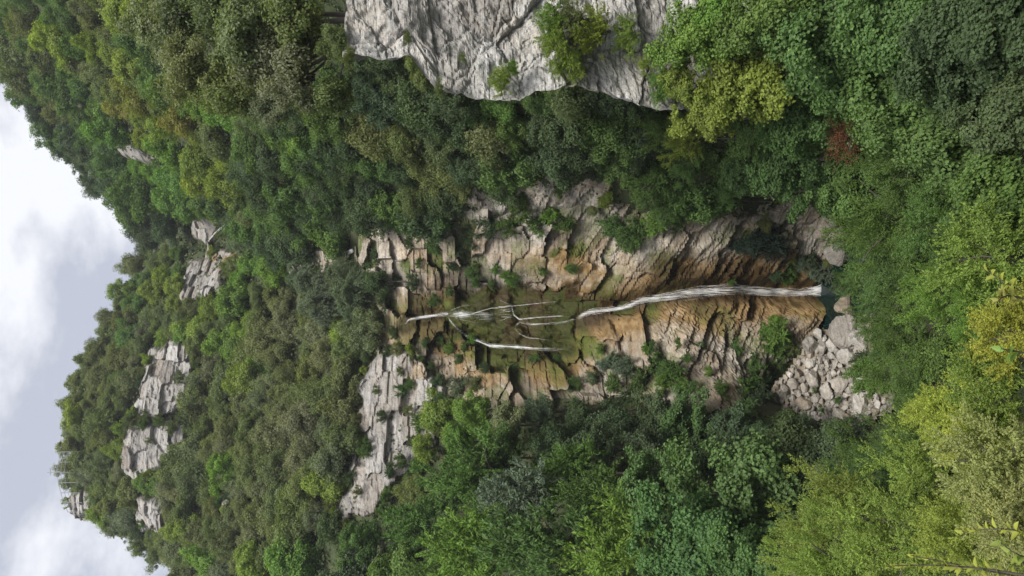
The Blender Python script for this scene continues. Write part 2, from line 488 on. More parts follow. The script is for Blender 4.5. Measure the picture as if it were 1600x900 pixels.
# ------------------------------------------------------------------ rock
def rock_object(name, part_name, P, mask, ids, attrs, mat, label, group=None):
    """one cliff: an Empty with one mesh per rock block (the cells of the fracture pattern)"""
    root = link(name, None); tag(root, label, 'cliff', group)
    nr, nc = mask.shape
    F = grid_faces(nr, nc)
    ok = mask.ravel()[F].sum(1) >= 3
    F = F[ok]
    fid = ids.ravel()[F[:, 0]]
    order = np.argsort(fid, kind='stable'); F = F[order]; fid = fid[order]
    cuts = np.r_[0, np.nonzero(np.diff(fid))[0] + 1, len(F)]
    Vall = P.reshape(-1, 3); small = []
    def emit(Fc):
        used, inv = np.unique(Fc, return_inverse=True)
        c = Vall[used].mean(0)
        me = mesh_from(part_name, Vall[used] - c, inv.reshape(-1, 4), {k: ('POINT', v.ravel()[used]) for k, v in attrs.items()}, False, mat)
        link(part_name, me, root, c)
    for a, b in zip(cuts[:-1], cuts[1:]):
        if b - a < 14: small.append(F[a:b])
        else: emit(F[a:b])
    if small:
        Fc = np.concatenate(small); used, inv = np.unique(Fc, return_inverse=True)
        me = mesh_from('rock_fragments', Vall[used], inv.reshape(-1, 4), {k: ('POINT', v.ravel()[used]) for k, v in attrs.items()}, False, mat)
        link('rock_fragments', me, root)['kind'] = 'stuff'
    return root

def fracture(a, b, th, la, lb, amp, seed, joint=0.35, tilt=0.25, warp=0.25, ter=0.0, nb=4):
    """blocky displacement on coordinates a (along), b (up); beds tilted by th"""
    wa = warp * fbm(a * 0.5, b * 0.5, 0 * a, 3, seed + 50) ; wb = warp * fbm(a * 0.5, b * 0.5, 0 * a + 9, 3, seed + 60)
    a, b = a + wa, b + wb
    ar = (a * math.cos(th) + b * math.sin(th)) / la; br = (-a * math.sin(th) + b * math.cos(th)) / lb
    ids, e, oa, ob = voronoi(ar, br, seed)
    h = (cellrand(ids, 1) - 0.5) * 2 * amp
    d = h + tilt * amp * 2 * ((cellrand(ids, 2) - 0.5) * oa * 2 + (cellrand(ids, 3) - 0.75) * ob * 2)
    cr = 1 - smooth(0.0, 0.06, e)
    if ter:
        tt = br * nb + 0.4 * fbm(a * 0.45, b * 0.9, 0 * a + 3, 3, seed + 70) + 5 * cellrand(ids, 8); fl = np.floor(tt); sw = tt - fl
        d = d + ter * ((_hash(fl, ids % 97 + 0.0 * fl, np.full(fl.shape, float(seed))) - 0.5) * 2 + 0.7 * (0.5 - sw))
        cr = np.maximum(cr, 0.7 * (1 - smooth(0.0, 0.16, sw)))
    d = d - joint * amp * cr
    return d, ids, cr

def cliff(name, poly, res, mat, label, th=0.0, la=2.4, lb=1.2, amp=0.45, seed=1, proud=0.9, soft=14, small=0.10, group=None, nz=4.0, rust=0.0):
    p = np.array(poly, float)
    H = hit_wall(p[:, 0], p[:, 1])
    x0, x1, z0, z1 = H[:, 0].min() - 1, H[:, 0].max() + 1, H[:, 2].min() - 1, H[:, 2].max() + 1
    x, z = np.meshgrid(np.arange(x0, x1, res), np.arange(z0, z1, res))
    y0 = wall(x, z)
    px, py = project(np.stack([x, y0, z], -1))
    sd = poly_sd(poly, px, py) + nz * fbm(x * 0.6, z * 0.6, 0 * x, 4, seed)
    d, ids, cr = fracture(x, z, th, la, lb, amp, seed, 0.15, 0.2, 0.12, 0.13, 3)
    d2, ids2, cr2 = fracture(x, z, th + 0.1, la * 0.36, lb * 0.36, small, seed + 5, 0.4)
    fm = smooth(-0.2, 0.4, fbm(x * 0.25, z * 0.25, 0 * x, 3, seed + 3)); d2 = d2 * fm; cr2 = cr2 * fm
    d = d + d2 + small * 0.8 * fbm(x * 1.5, z * 1.5, 0 * x, 4, seed + 8) - 0.14 * np.abs(fbm(x * 0.7, z * 0.7, 0 * x + 7, 4, seed + 9)) + proud * smooth(-4, soft, sd) - 0.5
    P = np.stack([x, y0 - d, z], -1)
    zero = 0 * x
    rootd = {'tone': cellrand(ids, 4) * 0.7 + cellrand(ids2, 5) * 0.3, 'crack': np.maximum(cr, 0.6 * cr2), 'stain': np.clip(zero + rust + 0.35 * (cellrand(ids, 6) > 0.75), 0, 1),
             'moss': 0.28 * smooth(8, 0, sd), 'wet': zero}
    return rock_object(name, 'rock_block', P, sd > -12, ids, rootd, mat, label, group)

MAIN_FALL = [(903, 498), (912, 492), (922, 488), (950, 485), (975, 481), (1000, 471), (1050, 463), (1085, 457), (1110, 455), (1150, 452), (1200, 456), (1250, 458), (1292, 453)]
SIDE_FALL = [(699, 495), (712, 512), (728, 525), (765, 540), (805, 542), (850, 545), (888, 545)]
TOP_FALL = [(633, 507), (640, 499), (662, 495), (700, 491)]
# ---- the gorge wall round the falls
res = 0.13
x, z = np.meshgrid(np.arange(-15.5, 13.0, res), np.arange(-32.0, 21.0, res))
y0 = wall(x, z)
px, py = project(np.stack([x, y0, z], -1))
sd = poly_sd(GORGE, px, py) + 8 * fbm(x * 0.6, z * 0.6, 0 * x, 4, 3)
dA, iA, cA = fracture(x, z, 0.03, 2.5, 1.6, 1.0, 11, 0.12, 0.2, 0.08, 0.10, 4)
dB, iB, cB = fracture(x, z, -0.42, 3.4, 1.5, 0.60, 12, 0.15, 0.3, 0.10, 0.12, 5)
lower = (px > 885 + 10 * fbm(x * 0.8, z * 0.8, 0 * x, 3, 4)) & (py < 470) | (px > 1000) & (py > 470)
dA2, iA2, cA2 = fracture(x, z, 0.0, 1.1, 0.6, 0.15, 21, 0.4)
fm = smooth(-0.1, 0.45, fbm(x * 0.3, z * 0.3, 0 * x, 3, 19)); dA2 = dA2 * fm; cA2 = cA2 * fm
dB2, iB2, cB2 = fracture(x, z, -0.42, 1.9, 0.36, 0.2, 22, 0.4)
dB2 = dB2 * (0.25 + 0.75 * fm); cB2 = cB2 * fm
d = np.where(lower, dB + dB2, dA + dA2); ids = np.where(lower, iB + 10 ** 9, iA); cr0 = np.where(lower, np.maximum(cB, 0.6 * cB2), np.maximum(cA, 0.6 * cA2))
tone = np.where(lower, cellrand(iB, 4), cellrand(iA, 4)) * 0.6 + 0.4 * np.where(lower, cellrand(iB2, 4), cellrand(iA2, 4))
SLAB = [(697, 490), (705, 470), (770, 455), (900, 445), (905, 490), (890, 552), (765, 555), (735, 530)]
BROWN = [(770, 395), (860, 372), (900, 380), (950, 425), (960, 440), (900, 442), (800, 432)]
sl = smooth(-6, 10, poly_sd(SLAB, px, py) + 15 * fbm(x * 0.55, z * 0.55, 0 * x, 4, 61)); bul = smooth(-10, 25, poly_sd(BROWN, px, py))
cr = cr0 * (1 - 0.85 * sl)
d = d * (1 - 0.90 * sl) * (1 - 0.55 * bul)
# macro shape: buttresses and the worn chute
BUTT = [(905, 510), (985, 497), (1010, 488), (1140, 478), (1270, 470), (1285, 500), (1250, 560), (1140, 640), (1090, 640), (1000, 600), (930, 610), (890, 560)]
d = d + 1.3 * smooth(0, 40, poly_sd(BUTT, px, py)) + 1.0 * bul
RB = [(960, 440), (1000, 425), (1150, 420), (1270, 430), (1260, 350), (1100, 350), (960, 380)]
d = d + 0.9 * smooth(0, 40, poly_sd(RB, px, py))
GAPV = [(1000, 545), (1110, 560), (1120, 590), (1000, 600)]          # the planted recess in the buttress
d = d - 1.0 * smooth(0, 15, poly_sd(GAPV, px, py))
SLOT = [(948, 495), (985, 492), (1000, 560), (965, 565)]
d = d - 0.9 * smooth(0, 10, poly_sd(SLOT, px, py))
NICHE = [(1180, 575), (1260, 560), (1260, 610), (1190, 625)]
d = d - 0.5 * smooth(0, 25, poly_sd(NICHE, px, py))
dw = path_d(MAIN_FALL, px, py); dt = path_d(TOP_FALL, px, py); dsf = path_d(SIDE_FALL, px, py)
d = d * (0.35 + 0.65 * smooth(8, 30, dw)) - 1.1 * smooth(26, 6, dw) * smooth(900, 960, px) - 0.5 * smooth(16, 4, dt)
# slab steps: the water drops over two lips
pw = px + 12 * fbm(x * 0.7, z * 0.3, 0 * x, 4, 32)
d = d + sl * (0.55 * smooth(784, 764, pw) * smooth(690, 705, pw) + 0.40 * smooth(815, 800, pw) + 0.45 * np.exp(-((py - 505) / 30.0) ** 2) + 0.42 * fbm(x * 0.7, z * 0.45, 0 * x, 4, 31) + 0.10 * fbm(x * 2.2, z * 1.2, 0 * x, 3, 33))
d = d + (0.14 * fbm(x * 1.6, z * 1.6, 0 * x, 4, 14) - 0.10 * np.abs(fbm(x * 0.9, z * 0.9, 0 * x + 7, 4, 15)) ) * (1 - 0.8 * sl) + 0.9 * smooth(-4, 14, sd) - 0.4
gorge_Y = y0 - d
GX0, GZ0 = x[0, 0], z[0, 0]
def gorge_y(xx, zz):
    j = np.clip(((xx - GX0) / res).round().astype(int), 0, gorge_Y.shape[1] - 1); i = np.clip(((zz - GZ0) / res).round().astype(int), 0, gorge_Y.shape[0] - 1)
    return np.minimum(np.minimum(gorge_Y[i, j], gorge_Y[np.clip(i - 1, 0, None), j]), gorge_Y[np.clip(i + 1, None, gorge_Y.shape[0] - 1), j])
n1 = fbm(x * 0.35, z * 0.35, 0 * x, 4, 41)
stain = np.clip(1.0 * smooth(85, 28, dw + 30 * n1) + 0.75 * smooth(48, 10, np.minimum(dt, dsf) + 24 * n1) + 0.7 * bul + 0.75 * sl + 0.40 * smooth(0.0, 0.6, n1) + 0.5 * smooth(600, 700, px) * smooth(950, 880, px) * smooth(430, 470, py), 0, 1)
rec = np.where(lower, smooth(0.35, 0.1, cellrand(iB, 1)) * 0.6, smooth(0.45, 0.15, cellrand(iA, 1)))
moss = np.clip(0.5 * sl * smooth(0.1, 0.5, fbm(x * 0.6, z * 0.25, 0 * x, 3, 63)) + 0.9 * rec * smooth(0.0, 0.5, n1 + 0.6 * smooth(950, 700, px)) + 0.12 * sl * smooth(700, 740, px) + 0.45 * smooth(40, 8, np.minimum(dsf, dt) + 22 * n1) + 0.42 * smooth(0.2, 0.6, fbm(x * 0.5, z * 0.5, 0 * x + 4, 4, 43)) * smooth(600, 680, px)
               + 0.5 * smooth(0, 20, poly_sd([(1000, 560), (1120, 590), (1250, 560), (1260, 610), (1130, 600), (1000, 640)], px, py)) + 0.3 * smooth(12, 0, sd), 0, 0.9)
UPW = smooth(-10, 25, poly_sd([(640, 440), (700, 405), (790, 425), (900, 440), (930, 470), (905, 570), (760, 590), (690, 555), (625, 530)], px, py))
moss = np.clip(moss + 0.5 * UPW * smooth(0.0, 0.4, fbm(x * 0.45, z * 0.45, 0 * x + 2, 4, 64)), 0, 0.95)
wet = np.clip(0.7 * UPW * smooth(0.35, -0.25, n1) + smooth(62, 16, dw * np.where(py < np.interp(px, [p[0] for p in MAIN_FALL], [p[1] for p in MAIN_FALL]), 0.8, 1.7) + 22 * n1) + 0.55 * rec * smooth(600, 680, px) * smooth(930, 880, px) + 1.1 * sl * smooth(-0.5, 0.2, fbm(x * 0.5, z * 0.3, 0 * x, 4, 65)) + smooth(18, 5, np.minimum(dsf, dt)) + 0.45 * smooth(1270, 1295, px), 0, 1)
rock_object('gorge_cliff', 'rock_block', np.stack([x, gorge_Y, z], -1), sd > -6, ids, {'tone': tone, 'crack': cr, 'stain': stain, 'moss': moss, 'wet': wet}, M_GORGE,
            'tall cream and ochre layered rock wall that the waterfall runs down')

# ---- cliffs on the left hill and summit
cliff('cliff_band', [(510, 800), (545, 760), (560, 700), (555, 600), (590, 545), (640, 548), (700, 600), (690, 640), (690, 700), (640, 740), (610, 760), (590, 800), (540, 815)], 0.16, M_CLIFF,
      'pale stepped limestone band between the oak slope and the leafy lower trees', 0.02, 3.0, 1.5, 0.5, 31, 1.5, 12, 0.10, None, 7.0)
cliff('summit_crag', [(195, 735), (197, 660), (245, 655), (295, 660), (300, 690), (270, 720), (225, 750)], 0.2, M_CLIFF, 'big pale blocky crag jutting from the summit wood', 0.0, 3.4, 3.0, 0.7, 32, 2.6, 8, 0.14)
cliff('summit_cliff', [(205, 652), (225, 590), (235, 545), (262, 540), (270, 530), (300, 530), (310, 560), (300, 625), (280, 640), (262, 652)], 0.2, M_CLIFF, 'pale ledged cliff on the summit with a rust brown recess', 0.03, 2.6, 2.2, 0.7, 33, 2.3, 6, 0.14)
cliff('ridge_cliff', [(288, 470), (292, 425), (300, 405), (352, 400), (352, 455), (320, 468)], 0.2, M_CLIFF, 'stepped pale cliff at the notch below the small upper cascade', 0.05, 2.6, 1.5, 0.9, 34, 2.6, 6, 0.14)
cliff('cascade_cliff', [(300, 370), (302, 338), (352, 335), (352, 350), (330, 378), (325, 405), (390, 408), (392, 395), (340, 390)], 0.2, M_CLIFF, 'grey rock face behind the small upper cascade', 0.0, 2.4, 2.4, 0.45, 35, 2.3, 5, 0.12)
cliff('summit_rock', [(112, 800), (115, 765), (150, 765), (158, 790), (130, 805)], 0.2, M_CLIFF, 'small grey rock face under the summit railing', 0.0, 2.0, 1.6, 0.5, 36, 2.2, 5, 0.12)
cliff('slope_rock', [(218, 830), (222, 770), (250, 775), (270, 815), (285, 838), (250, 832)], 0.2, M_CLIFF, 'grey rock face by the sky on the photo bottom side of summit', 0.0, 2.4, 1.8, 0.5, 37, 2.2, 5, 0.12)
cliff('slope_rock', [(345, 795), (348, 775), (362, 778), (362, 795)], 0.2, M_CLIFF, 'small pale rock peeping between oaks low on the summit slope', 0.0, 2.0, 1.6, 0.3, 38, 2.2, 4, 0.1)
cliff('slope_rock', [(295, 735), (297, 715), (312, 718), (310, 735)], 0.2, M_CLIFF, 'small pale rock just below the big summit crag', 0.0, 2.0, 1.6, 0.3, 39, 2.2, 4, 0.1)
cliff('hill_rock', [(190, 240), (190, 215), (225, 230), (245, 255), (215, 258)], 0.22, M_CLIFF, 'brown grey rock face showing through the big sunlit hill forest', 0.0, 2.4, 1.6, 0.4, 40, 2.3, 5, 0.1)
cliff('slope_rock', [(705, 305), (712, 285), (770, 300), (850, 270), (885, 290), (950, 265), (958, 290), (935, 330), (880, 330), (760, 335)], 0.14, M_GORGE, 'broken pale rocks among shrubs above the layered wall', -0.4, 1.8, 1.0, 0.5, 44, 1.4, 8, 0.12)
cliff('slope_rock', [(440, 430), (450, 395), (500, 392), (545, 405), (530, 425), (470, 440)], 0.18, M_GORGE, 'pale rocks in the stream bed above the waterfall', 0.0, 1.5, 1.2, 0.6, 45, 1.8, 6, 0.12)
cliff('earth_bank', [(1195, 330), (1235, 305), (1290, 320), (1330, 345), (1350, 400), (1310, 420), (1240, 400), (1200, 385)], 0.14, M_GORGE, 'brown earthy bank with rocks beside the plunge pool', -0.2, 1.7, 1.2, 0.5, 46, 1.3, 8, 0.12)

cliff('stained_ledge', [(328, 396), (392, 391), (396, 410), (335, 410)], 0.2, M_GORGE, 'rust brown stained rock wall under the small upper cascade', 0.0, 2.4, 2.0, 0.4, 47, 2.6, 4, 0.12, None, 3.0, 0.9)
# ---- the near crag on the right hillside
sil = np.array([(440, 90), (520, 92), (545, 85), (570, 95), (640, 95), (680, 140), (740, 155), (810, 160), (880, 135), (960, 150), (1050, 172), (1120, 180), (1300, 190)], float)
S3 = at(sil[:, 0], sil[:, 1], np.full(len(sil), 27.0))
res2 = 0.055
s, zz = np.meshgrid(np.arange(-2.2, 7.0, res2), np.arange(-18.0, 8.5, res2))
ZT = 4.75
z = np.minimum(zz, ZT + 0.06 * (zz - ZT))
xe = np.interp(z, S3[::-1, 2], S3[::-1, 0]) + 0.12 * fbm(z * 1.3, z * 0, z * 0, 3, 71)
cap = np.maximum(0, zz - ZT)
x = xe + np.where(s > 0, s, -s * 1.7) + cap * 1.0
y = 27.0 + np.maximum(0, -s) * 5.0 + 0.25 * np.maximum(0, s) + np.maximum(0, zz - ZT) * 3.0 + 0.25 * fbm(x * 0.4, z * 0.4, 0 * x, 3, 72)
d, ids, cr = fracture(s + 0.3 * zz, zz - 0.08 * s, 0.05, 2.4, 1.6, 0.26, 73, 0.45, 0.3, 0.05, 0.035, 4)
d2, ids2, cr2 = fracture(s, zz, 0.1, 0.75, 0.5, 0.08, 74, 0.3)
fm = smooth(0.0, 0.5, fbm(s * 0.5, z * 0.5, 0 * s, 3, 79)); d2 = d2 * fm; cr2 = cr2 * fm
d3, ids3, cr3 = fracture(s, zz, -0.2, 4.6, 3.4, 0.34, 76, 0.6, 0.18, 0.06)
d = d * 0.55 + d2 + 0.45 * d3 + 0.10 * fbm(x * 1.2, zz * 1.2, 0 * x, 5, 75) + 0.05 * fbm(x * 5, zz * 5, 0 * x, 3, 77) - 0.07 * np.abs(fbm(x * 1.1, zz * 1.1, 0 * x + 3, 5, 80))
k = smooth(0.25, -0.25, s)
P = np.stack([x - d * k, y - d * (1 - 0.6 * k), z], -1)
n1 = fbm(x * 0.5, z * 0.5, 0 * x, 4, 78)
rock_object('near_crag', 'rock_block', P, np.ones(x.shape, bool), ids, {'tone': cellrand(ids, 4) * 0.6 + cellrand(ids2, 4) * 0.4, 'crack': np.maximum(np.maximum(cr, 0.5 * cr2), cr3),
            'stain': 0.35 * smooth(0.35, 0.8, n1), 'moss': 0.15 * smooth(0.3, 0.8, -n1), 'wet': 0 * x}, M_CRAG, 'large grey weathered limestone crag on the photo top edge')

# ------------------------------------------------------------------ water
o = link('pool_water', mesh_from('pool_water', [(-4.5, 53, POOL_Z + 0.15), (6, 53, POOL_Z + 0.15), (6, 66, POOL_Z + 0.15), (-4.5, 66, POOL_Z + 0.15)], np.array([[0, 1, 2, 3]]), mat=M_POOL))
tag(o, 'dark teal plunge pool at the foot of the waterfall', 'pool', kind='structure')

def water_ribbons(name, pts, widths, n, strand, label, dens=0.62, off=0.16, seed=0, parent=None, ysurf=None, jitter=1.0, sheets=0, veil=0.8, tail=1.0):
    """white water as many thin strands that follow the rock"""
    rg = np.random.default_rng(seed)
    pts = np.array(pts, float); L = np.r_[0, np.cumsum(np.hypot(*np.diff(pts, axis=0).T))]
    t = np.linspace(0, L[-1], max(10, int(L[-1] / 3)))
    cx, cy, w = np.interp(t, L, pts[:, 0]), np.interp(t, L, pts[:, 1]), np.interp(t, L, widths)
    tx, ty = np.gradient(cx), np.gradient(cy); ln = np.hypot(tx, ty); nx, ny = -ty / ln, tx / ln
    Vs, Fs, A, o = [], [], [], 0
    # the water's own surface: the rock's high points smoothed along the flow
    W = hit_wall(cx, cy); front = np.full(len(t), 999.0)
    for q in (-0.4, -0.2, 0.0, 0.2, 0.4):
        r = ray(cx + nx * w * q, cy + ny * w * q); step = np.arange(-4.0, 3.0, 0.06)
        S = W[:, 1:2] + step[None]; inside = ysurf(r[:, None, 0] * S, r[:, None, 2] * S) <= S
        front = np.minimum(front, np.where(inside.any(1), S[np.arange(len(t)), inside.argmax(1)], W[:, 1]))
    pad = np.pad(front, 2, 'edge'); ymin = np.min([pad[i:i + len(t)] for i in range(5)], 0)
    YC = np.convolve(np.pad(ymin, 2, 'edge'), np.ones(5) / 5, 'valid')
    # the body of the water: a few veils, thick in the middle and thinning to their edges
    for k in range(sheets):
        q = np.linspace(-1, 1, 7); lat = rg.uniform(-0.10, 0.10); zo = 0.10 * k
        wob = 0.10 * fbm(t * 0.04, t * 0 + k * 5.1, t * 0, 3, seed + 30)
        ed = (0.42 + 0.08 * rg.random()) * (1 + 0.25 * fbm(t * 0.12, t * 0 + k * 9.3, t * 0, 3, seed + 40))
        o2 = w[:, None] * (lat + wob[:, None] + ed[:, None] * q[None])
        r2 = ray(cx[:, None] + nx[:, None] * o2, cy[:, None] + ny[:, None] * o2)
        W2 = r2 * (YC[:, None] - off - zo - 0.12 * (1 - q[None] ** 2))[..., None]
        Vs.append(W2.reshape(-1, 3)); Fs.append(grid_faces(len(t), 7) + o); o += len(t) * 7
        fade = smooth(-2, 8, t) * (1 - tail * smooth(0.75, 1.0, t / t[-1])) * (0.75 + 0.5 * fbm(t * 0.05, t * 0 + k * 3.3, t * 0, 3, seed + 50))
        A.append((dens * veil * (1.0 - 1.1 * np.abs(q[None]) ** 1.6) * fade[:, None]).ravel() - 0.12)
    for k in range(n):
        lat = np.clip(rg.normal(0, 0.33), -0.62, 0.62); zo = 0.12 * rg.random()
        wob = 0.22 * fbm(t * 0.03, t * 0 + k * 7.7, t * 0, 3, seed + 3) * jitter
        i0 = 0 if rg.random() < 0.35 else rg.integers(0, max(1, len(t) // 2)); i1 = len(t) if rg.random() < 0.45 else rg.integers(min(i0 + 6, len(t) - 1), len(t)) + 1
        sl_ = slice(i0, i1)
        if i1 - i0 < 5: continue
        ox = cx + nx * w * (lat + wob) ; oy = cy + ny * w * (lat + wob)
        sw = strand * (0.5 + rg.random()) * np.minimum(1, 0.25 + np.minimum(t - t[i0] + 1, t[i1 - 1] - t + 1).clip(0) / 12.0)
        e = []
        for sgn in (-1, 1):
            qx, qy = ox + sgn * nx * sw, oy + sgn * ny * sw
            r = ray(qx, qy)
            W = r * (YC - off - zo)[:, None]
            e.append(W[sl_])
        m = len(e[0]); V = np.stack(e, 1).reshape(-1, 3)
        f = np.arange(m - 1)[:, None] * 2
        Fs.append(np.concatenate([f, f + 1, f + 3, f + 2], 1) + o); Vs.append(V); o += len(V)
        fd = dens * (0.5 + 0.7 * rg.random()) * (1 - tail * smooth(0.8, 1.0, t[sl_] / t[-1]))
        A.append(np.repeat(fd, 2))
    me = mesh_from(name, np.concatenate(Vs), np.concatenate(Fs), {'foam': ('POINT', np.concatenate(A))}, True, M_FOAM)
    ob = link(name, me, parent)
    if label: tag(ob, label, 'waterfall')
    return ob

wf = link('waterfall', None); tag(wf, 'white waterfall sliding down the ochre gorge wall into the dark pool', 'waterfall')
water_ribbons('main_chute', MAIN_FALL, [4, 6, 8, 7, 6, 8, 11, 13, 13, 12, 10, 10, 15], 30, 0.22, None, 0.24, 0.20, 1, wf, gorge_y, 1.0, 2, 1.9, 0.0)
water_ribbons('foot_splash', [(1262, 456), (1280, 454), (1293, 452)], [7, 11, 20], 40, 0.35, None, 0.26, 0.30, 2, wf, gorge_y, 1.0, 1, 0.9, 0.5)
water_ribbons('top_cascade', TOP_FALL, [2.5, 5, 6, 8], 6, 0.22, None, 0.24, 0.14, 3, wf, gorge_y, 1.0, 1, 2.2, 0.0)
water_ribbons('fan_veil', [(699, 492), (730, 490), (778, 492)], [6, 18, 26], 8, 0.2, None, 0.22, 0.14, 4, wf, gorge_y, 1.0, 1, 1.5)
water_ribbons('fan_thread', [(705, 490), (735, 491), (765, 482), (800, 478), (880, 470)], [2.2, 3, 2.2, 1.8, 1.6], 2, 0.2, None, 0.22, 0.14, 5, wf, gorge_y, 0.5, 1, 2.4)
water_ribbons('side_thread', SIDE_FALL, [2.6, 3, 3, 6, 5, 6, 8], 8, 0.22, None, 0.28, 0.16, 6, wf, gorge_y, 0.6, 1, 2.3)
water_ribbons('slab_thread', [(799, 478), (803, 492), (812, 499), (840, 496), (888, 493)], [2.2, 3, 3.6, 2.6, 3], 2, 0.2, None, 0.24, 0.15, 7, wf, gorge_y, 0.5, 1, 2.6)
water_ribbons('slab_thread', [(806, 510), (812, 503), (830, 507), (870, 505), (903, 499)], [2.2, 3, 3.2, 2.6, 4], 2, 0.2, None, 0.24, 0.15, 8, wf, gorge_y, 0.5, 1, 2.6)
water_ribbons('slab_thread', [(804, 512), (808, 520), (825, 528), (860, 532)], [1.6, 2.2, 2, 1.5], 2, 0.2, None, 0.22, 0.13, 9, wf, gorge_y, 0.5, 1, 2.0)
water_ribbons('slab_veil', [(778, 490), (802, 490)], [26, 26], 14, 0.3, None, 0.3, 0.12, 10, wf, gorge_y)
water_ribbons('upper_cascade', [(360, 347), (350, 352), (338, 362), (328, 374), (322, 380)], [1.6, 2.2, 2.4, 2, 1.4], 5, 0.25, 'thin white upper cascade in the notch between the hills', 0.45, 2.6, 11, None, wall, 1.0, 2)
water_ribbons('stream_cascade', [(536, 396), (546, 393), (552, 390)], [3, 4, 4], 8, 0.4, 'tiny white stream drop between willow and rock wall', 0.6, 0.9, 12, None, wall)
# ------------------------------------------------------------------ boulders
def cube_sphere(n):
    ls = np.linspace(-1, 1, n + 1); Vs, Fs, o = [], [], 0
    a, b = np.meshgrid(ls, ls); c = np.ones_like(a)
    for ax in range(3):
        for sg in (-1, 1):
            q = [None] * 3; q[ax] = c * sg; q[(ax + 1) % 3] = a * sg; q[(ax + 2) % 3] = b
            Vs.append(np.stack(q, -1).reshape(-1, 3)); Fs.append(grid_faces(n + 1, n + 1) + o); o += (n + 1) ** 2
    V = np.concatenate(Vs); F = np.concatenate(Fs)
    key = np.round(V * 1000).astype(int); _, idx, inv = np.unique(key, axis=0, return_index=True, return_inverse=True)
    V = V[idx]; F = inv.reshape(-1)[F]
    return V / np.linalg.norm(V, axis=1, keepdims=True), F

def boulder_mesh(seed, n=8):
    rg = np.random.default_rng(seed); V, F = cube_sphere(n)
    N = rg.normal(size=(9, 3)); N /= np.linalg.norm(N, axis=1, keepdims=True); h = 0.55 + 0.38 * rg.random(9)
    dt = V @ N.T; r = np.where(dt > 0.05, h[None] / np.maximum(dt, 0.05), 9).min(1); r = np.minimum(r, 1.25)
    Vn = V * r[:, None] * (1 + 0.05 * fbm(V[:, 0] * 2.5 + seed, V[:, 1] * 2.5, V[:, 2] * 2.5, 3, seed))[:, None]
    Vn = Vn * np.array([1.0, 0.85 + 0.25 * rg.random(), 0.65 + 0.25 * rg.random()])
    z0 = np.zeros(len(V)); tn = np.full(len(V), rg.random())
    return mesh_from('boulder', Vn, F, {'tone': ('POINT', tn), 'crack': ('POINT', z0), 'stain': ('POINT', z0 + (0.6 if seed % 5 == 0 else 0.05)), 'moss': ('POINT', z0), 'wet': ('POINT', z0)}, False, M_BOULDER)
BM = [boulder_mesh(200 + i) for i in range(10)]

SCREE = [(1200, 640), (1212, 605), (1240, 575), (1268, 528), (1300, 520), (1345, 510), (1352, 560), (1345, 600), (1392, 628), (1350, 652), (1320, 668), (1250, 648)]
def scree_D(px): return np.interp(px, [1180, 1300, 1400], [60.5, 56.6, 49.5])
def scree_pt(px, py):
    r = ray(px, py); return r * np.asarray(scree_D(px))[..., None]
# gravel bed under the boulders
bx_, by_ = np.meshgrid(np.arange(1175, 1410, 5.0), np.arange(490, 690, 5.0))
P = scree_pt(bx_, by_); P[..., 2] += -0.35 + 0.25 * fbm(P[..., 0] * 0.8, P[..., 1] * 0.8, 0 * P[..., 0], 3, 90)
sdm = poly_sd(SCREE, bx_, by_) > -12
F = grid_faces(*bx_.shape); F = F[sdm.ravel()[F].all(1)]
z0 = np.zeros(bx_.size)
o = link('scree_ground', mesh_from('scree_ground', P.reshape(-1, 3), F, {'tone': ('POINT', z0), 'crack': ('POINT', z0 + 0.5), 'stain': ('POINT', z0 + 0.5), 'moss': ('POINT', z0 + 0.15), 'wet': ('POINT', z0)}, True, M_BOULDER))
tag(o, 'gravelly bed under the pale boulders', kind='structure')

BIG = [(1323, 478, 17), (1321, 517, 21), (1300, 538, 10), (1323, 556, 15), (1346, 546, 12), (1286, 545, 12), (1266, 540, 12), (1268, 566, 8), (1272, 590, 12), (1224, 614, 10), (1292, 610, 14),
       (1315, 598, 13), (1257, 629, 12), (1311, 647, 12), (1346, 629, 17), (1290, 657, 9), (1305, 520, 9), (1280, 520, 9), (1330, 590, 9), (1240, 600, 8), (1338, 530, 11),
       (1180, 648, 14), (1196, 645, 10), (1172, 652, 8), (1355, 500, 12), (1345, 470, 8)]
pts = [tuple(b) for b in BIG]
rg = np.random.default_rng(55)
for tries in range(9000):
    if len(pts) > 150: break
    x, y = rg.uniform(1195, 1395), rg.uniform(515, 670)
    if poly_sd(SCREE, np.array(x), np.array(y)) < 0: continue
    r = rg.choice([12, 9, 6.5, 4.6], p=[.12, .2, .3, .38])
    if all((x - a) ** 2 + (y - b) ** 2 > (0.86 * (r + c)) ** 2 for a, b, c in pts): pts.append((x, y, r))
def ordinal(n):
    return '%d%s' % (n, 'th' if 10 <= n % 100 <= 20 else {1: 'st', 2: 'nd', 3: 'rd'}.get(n % 10, 'th'))
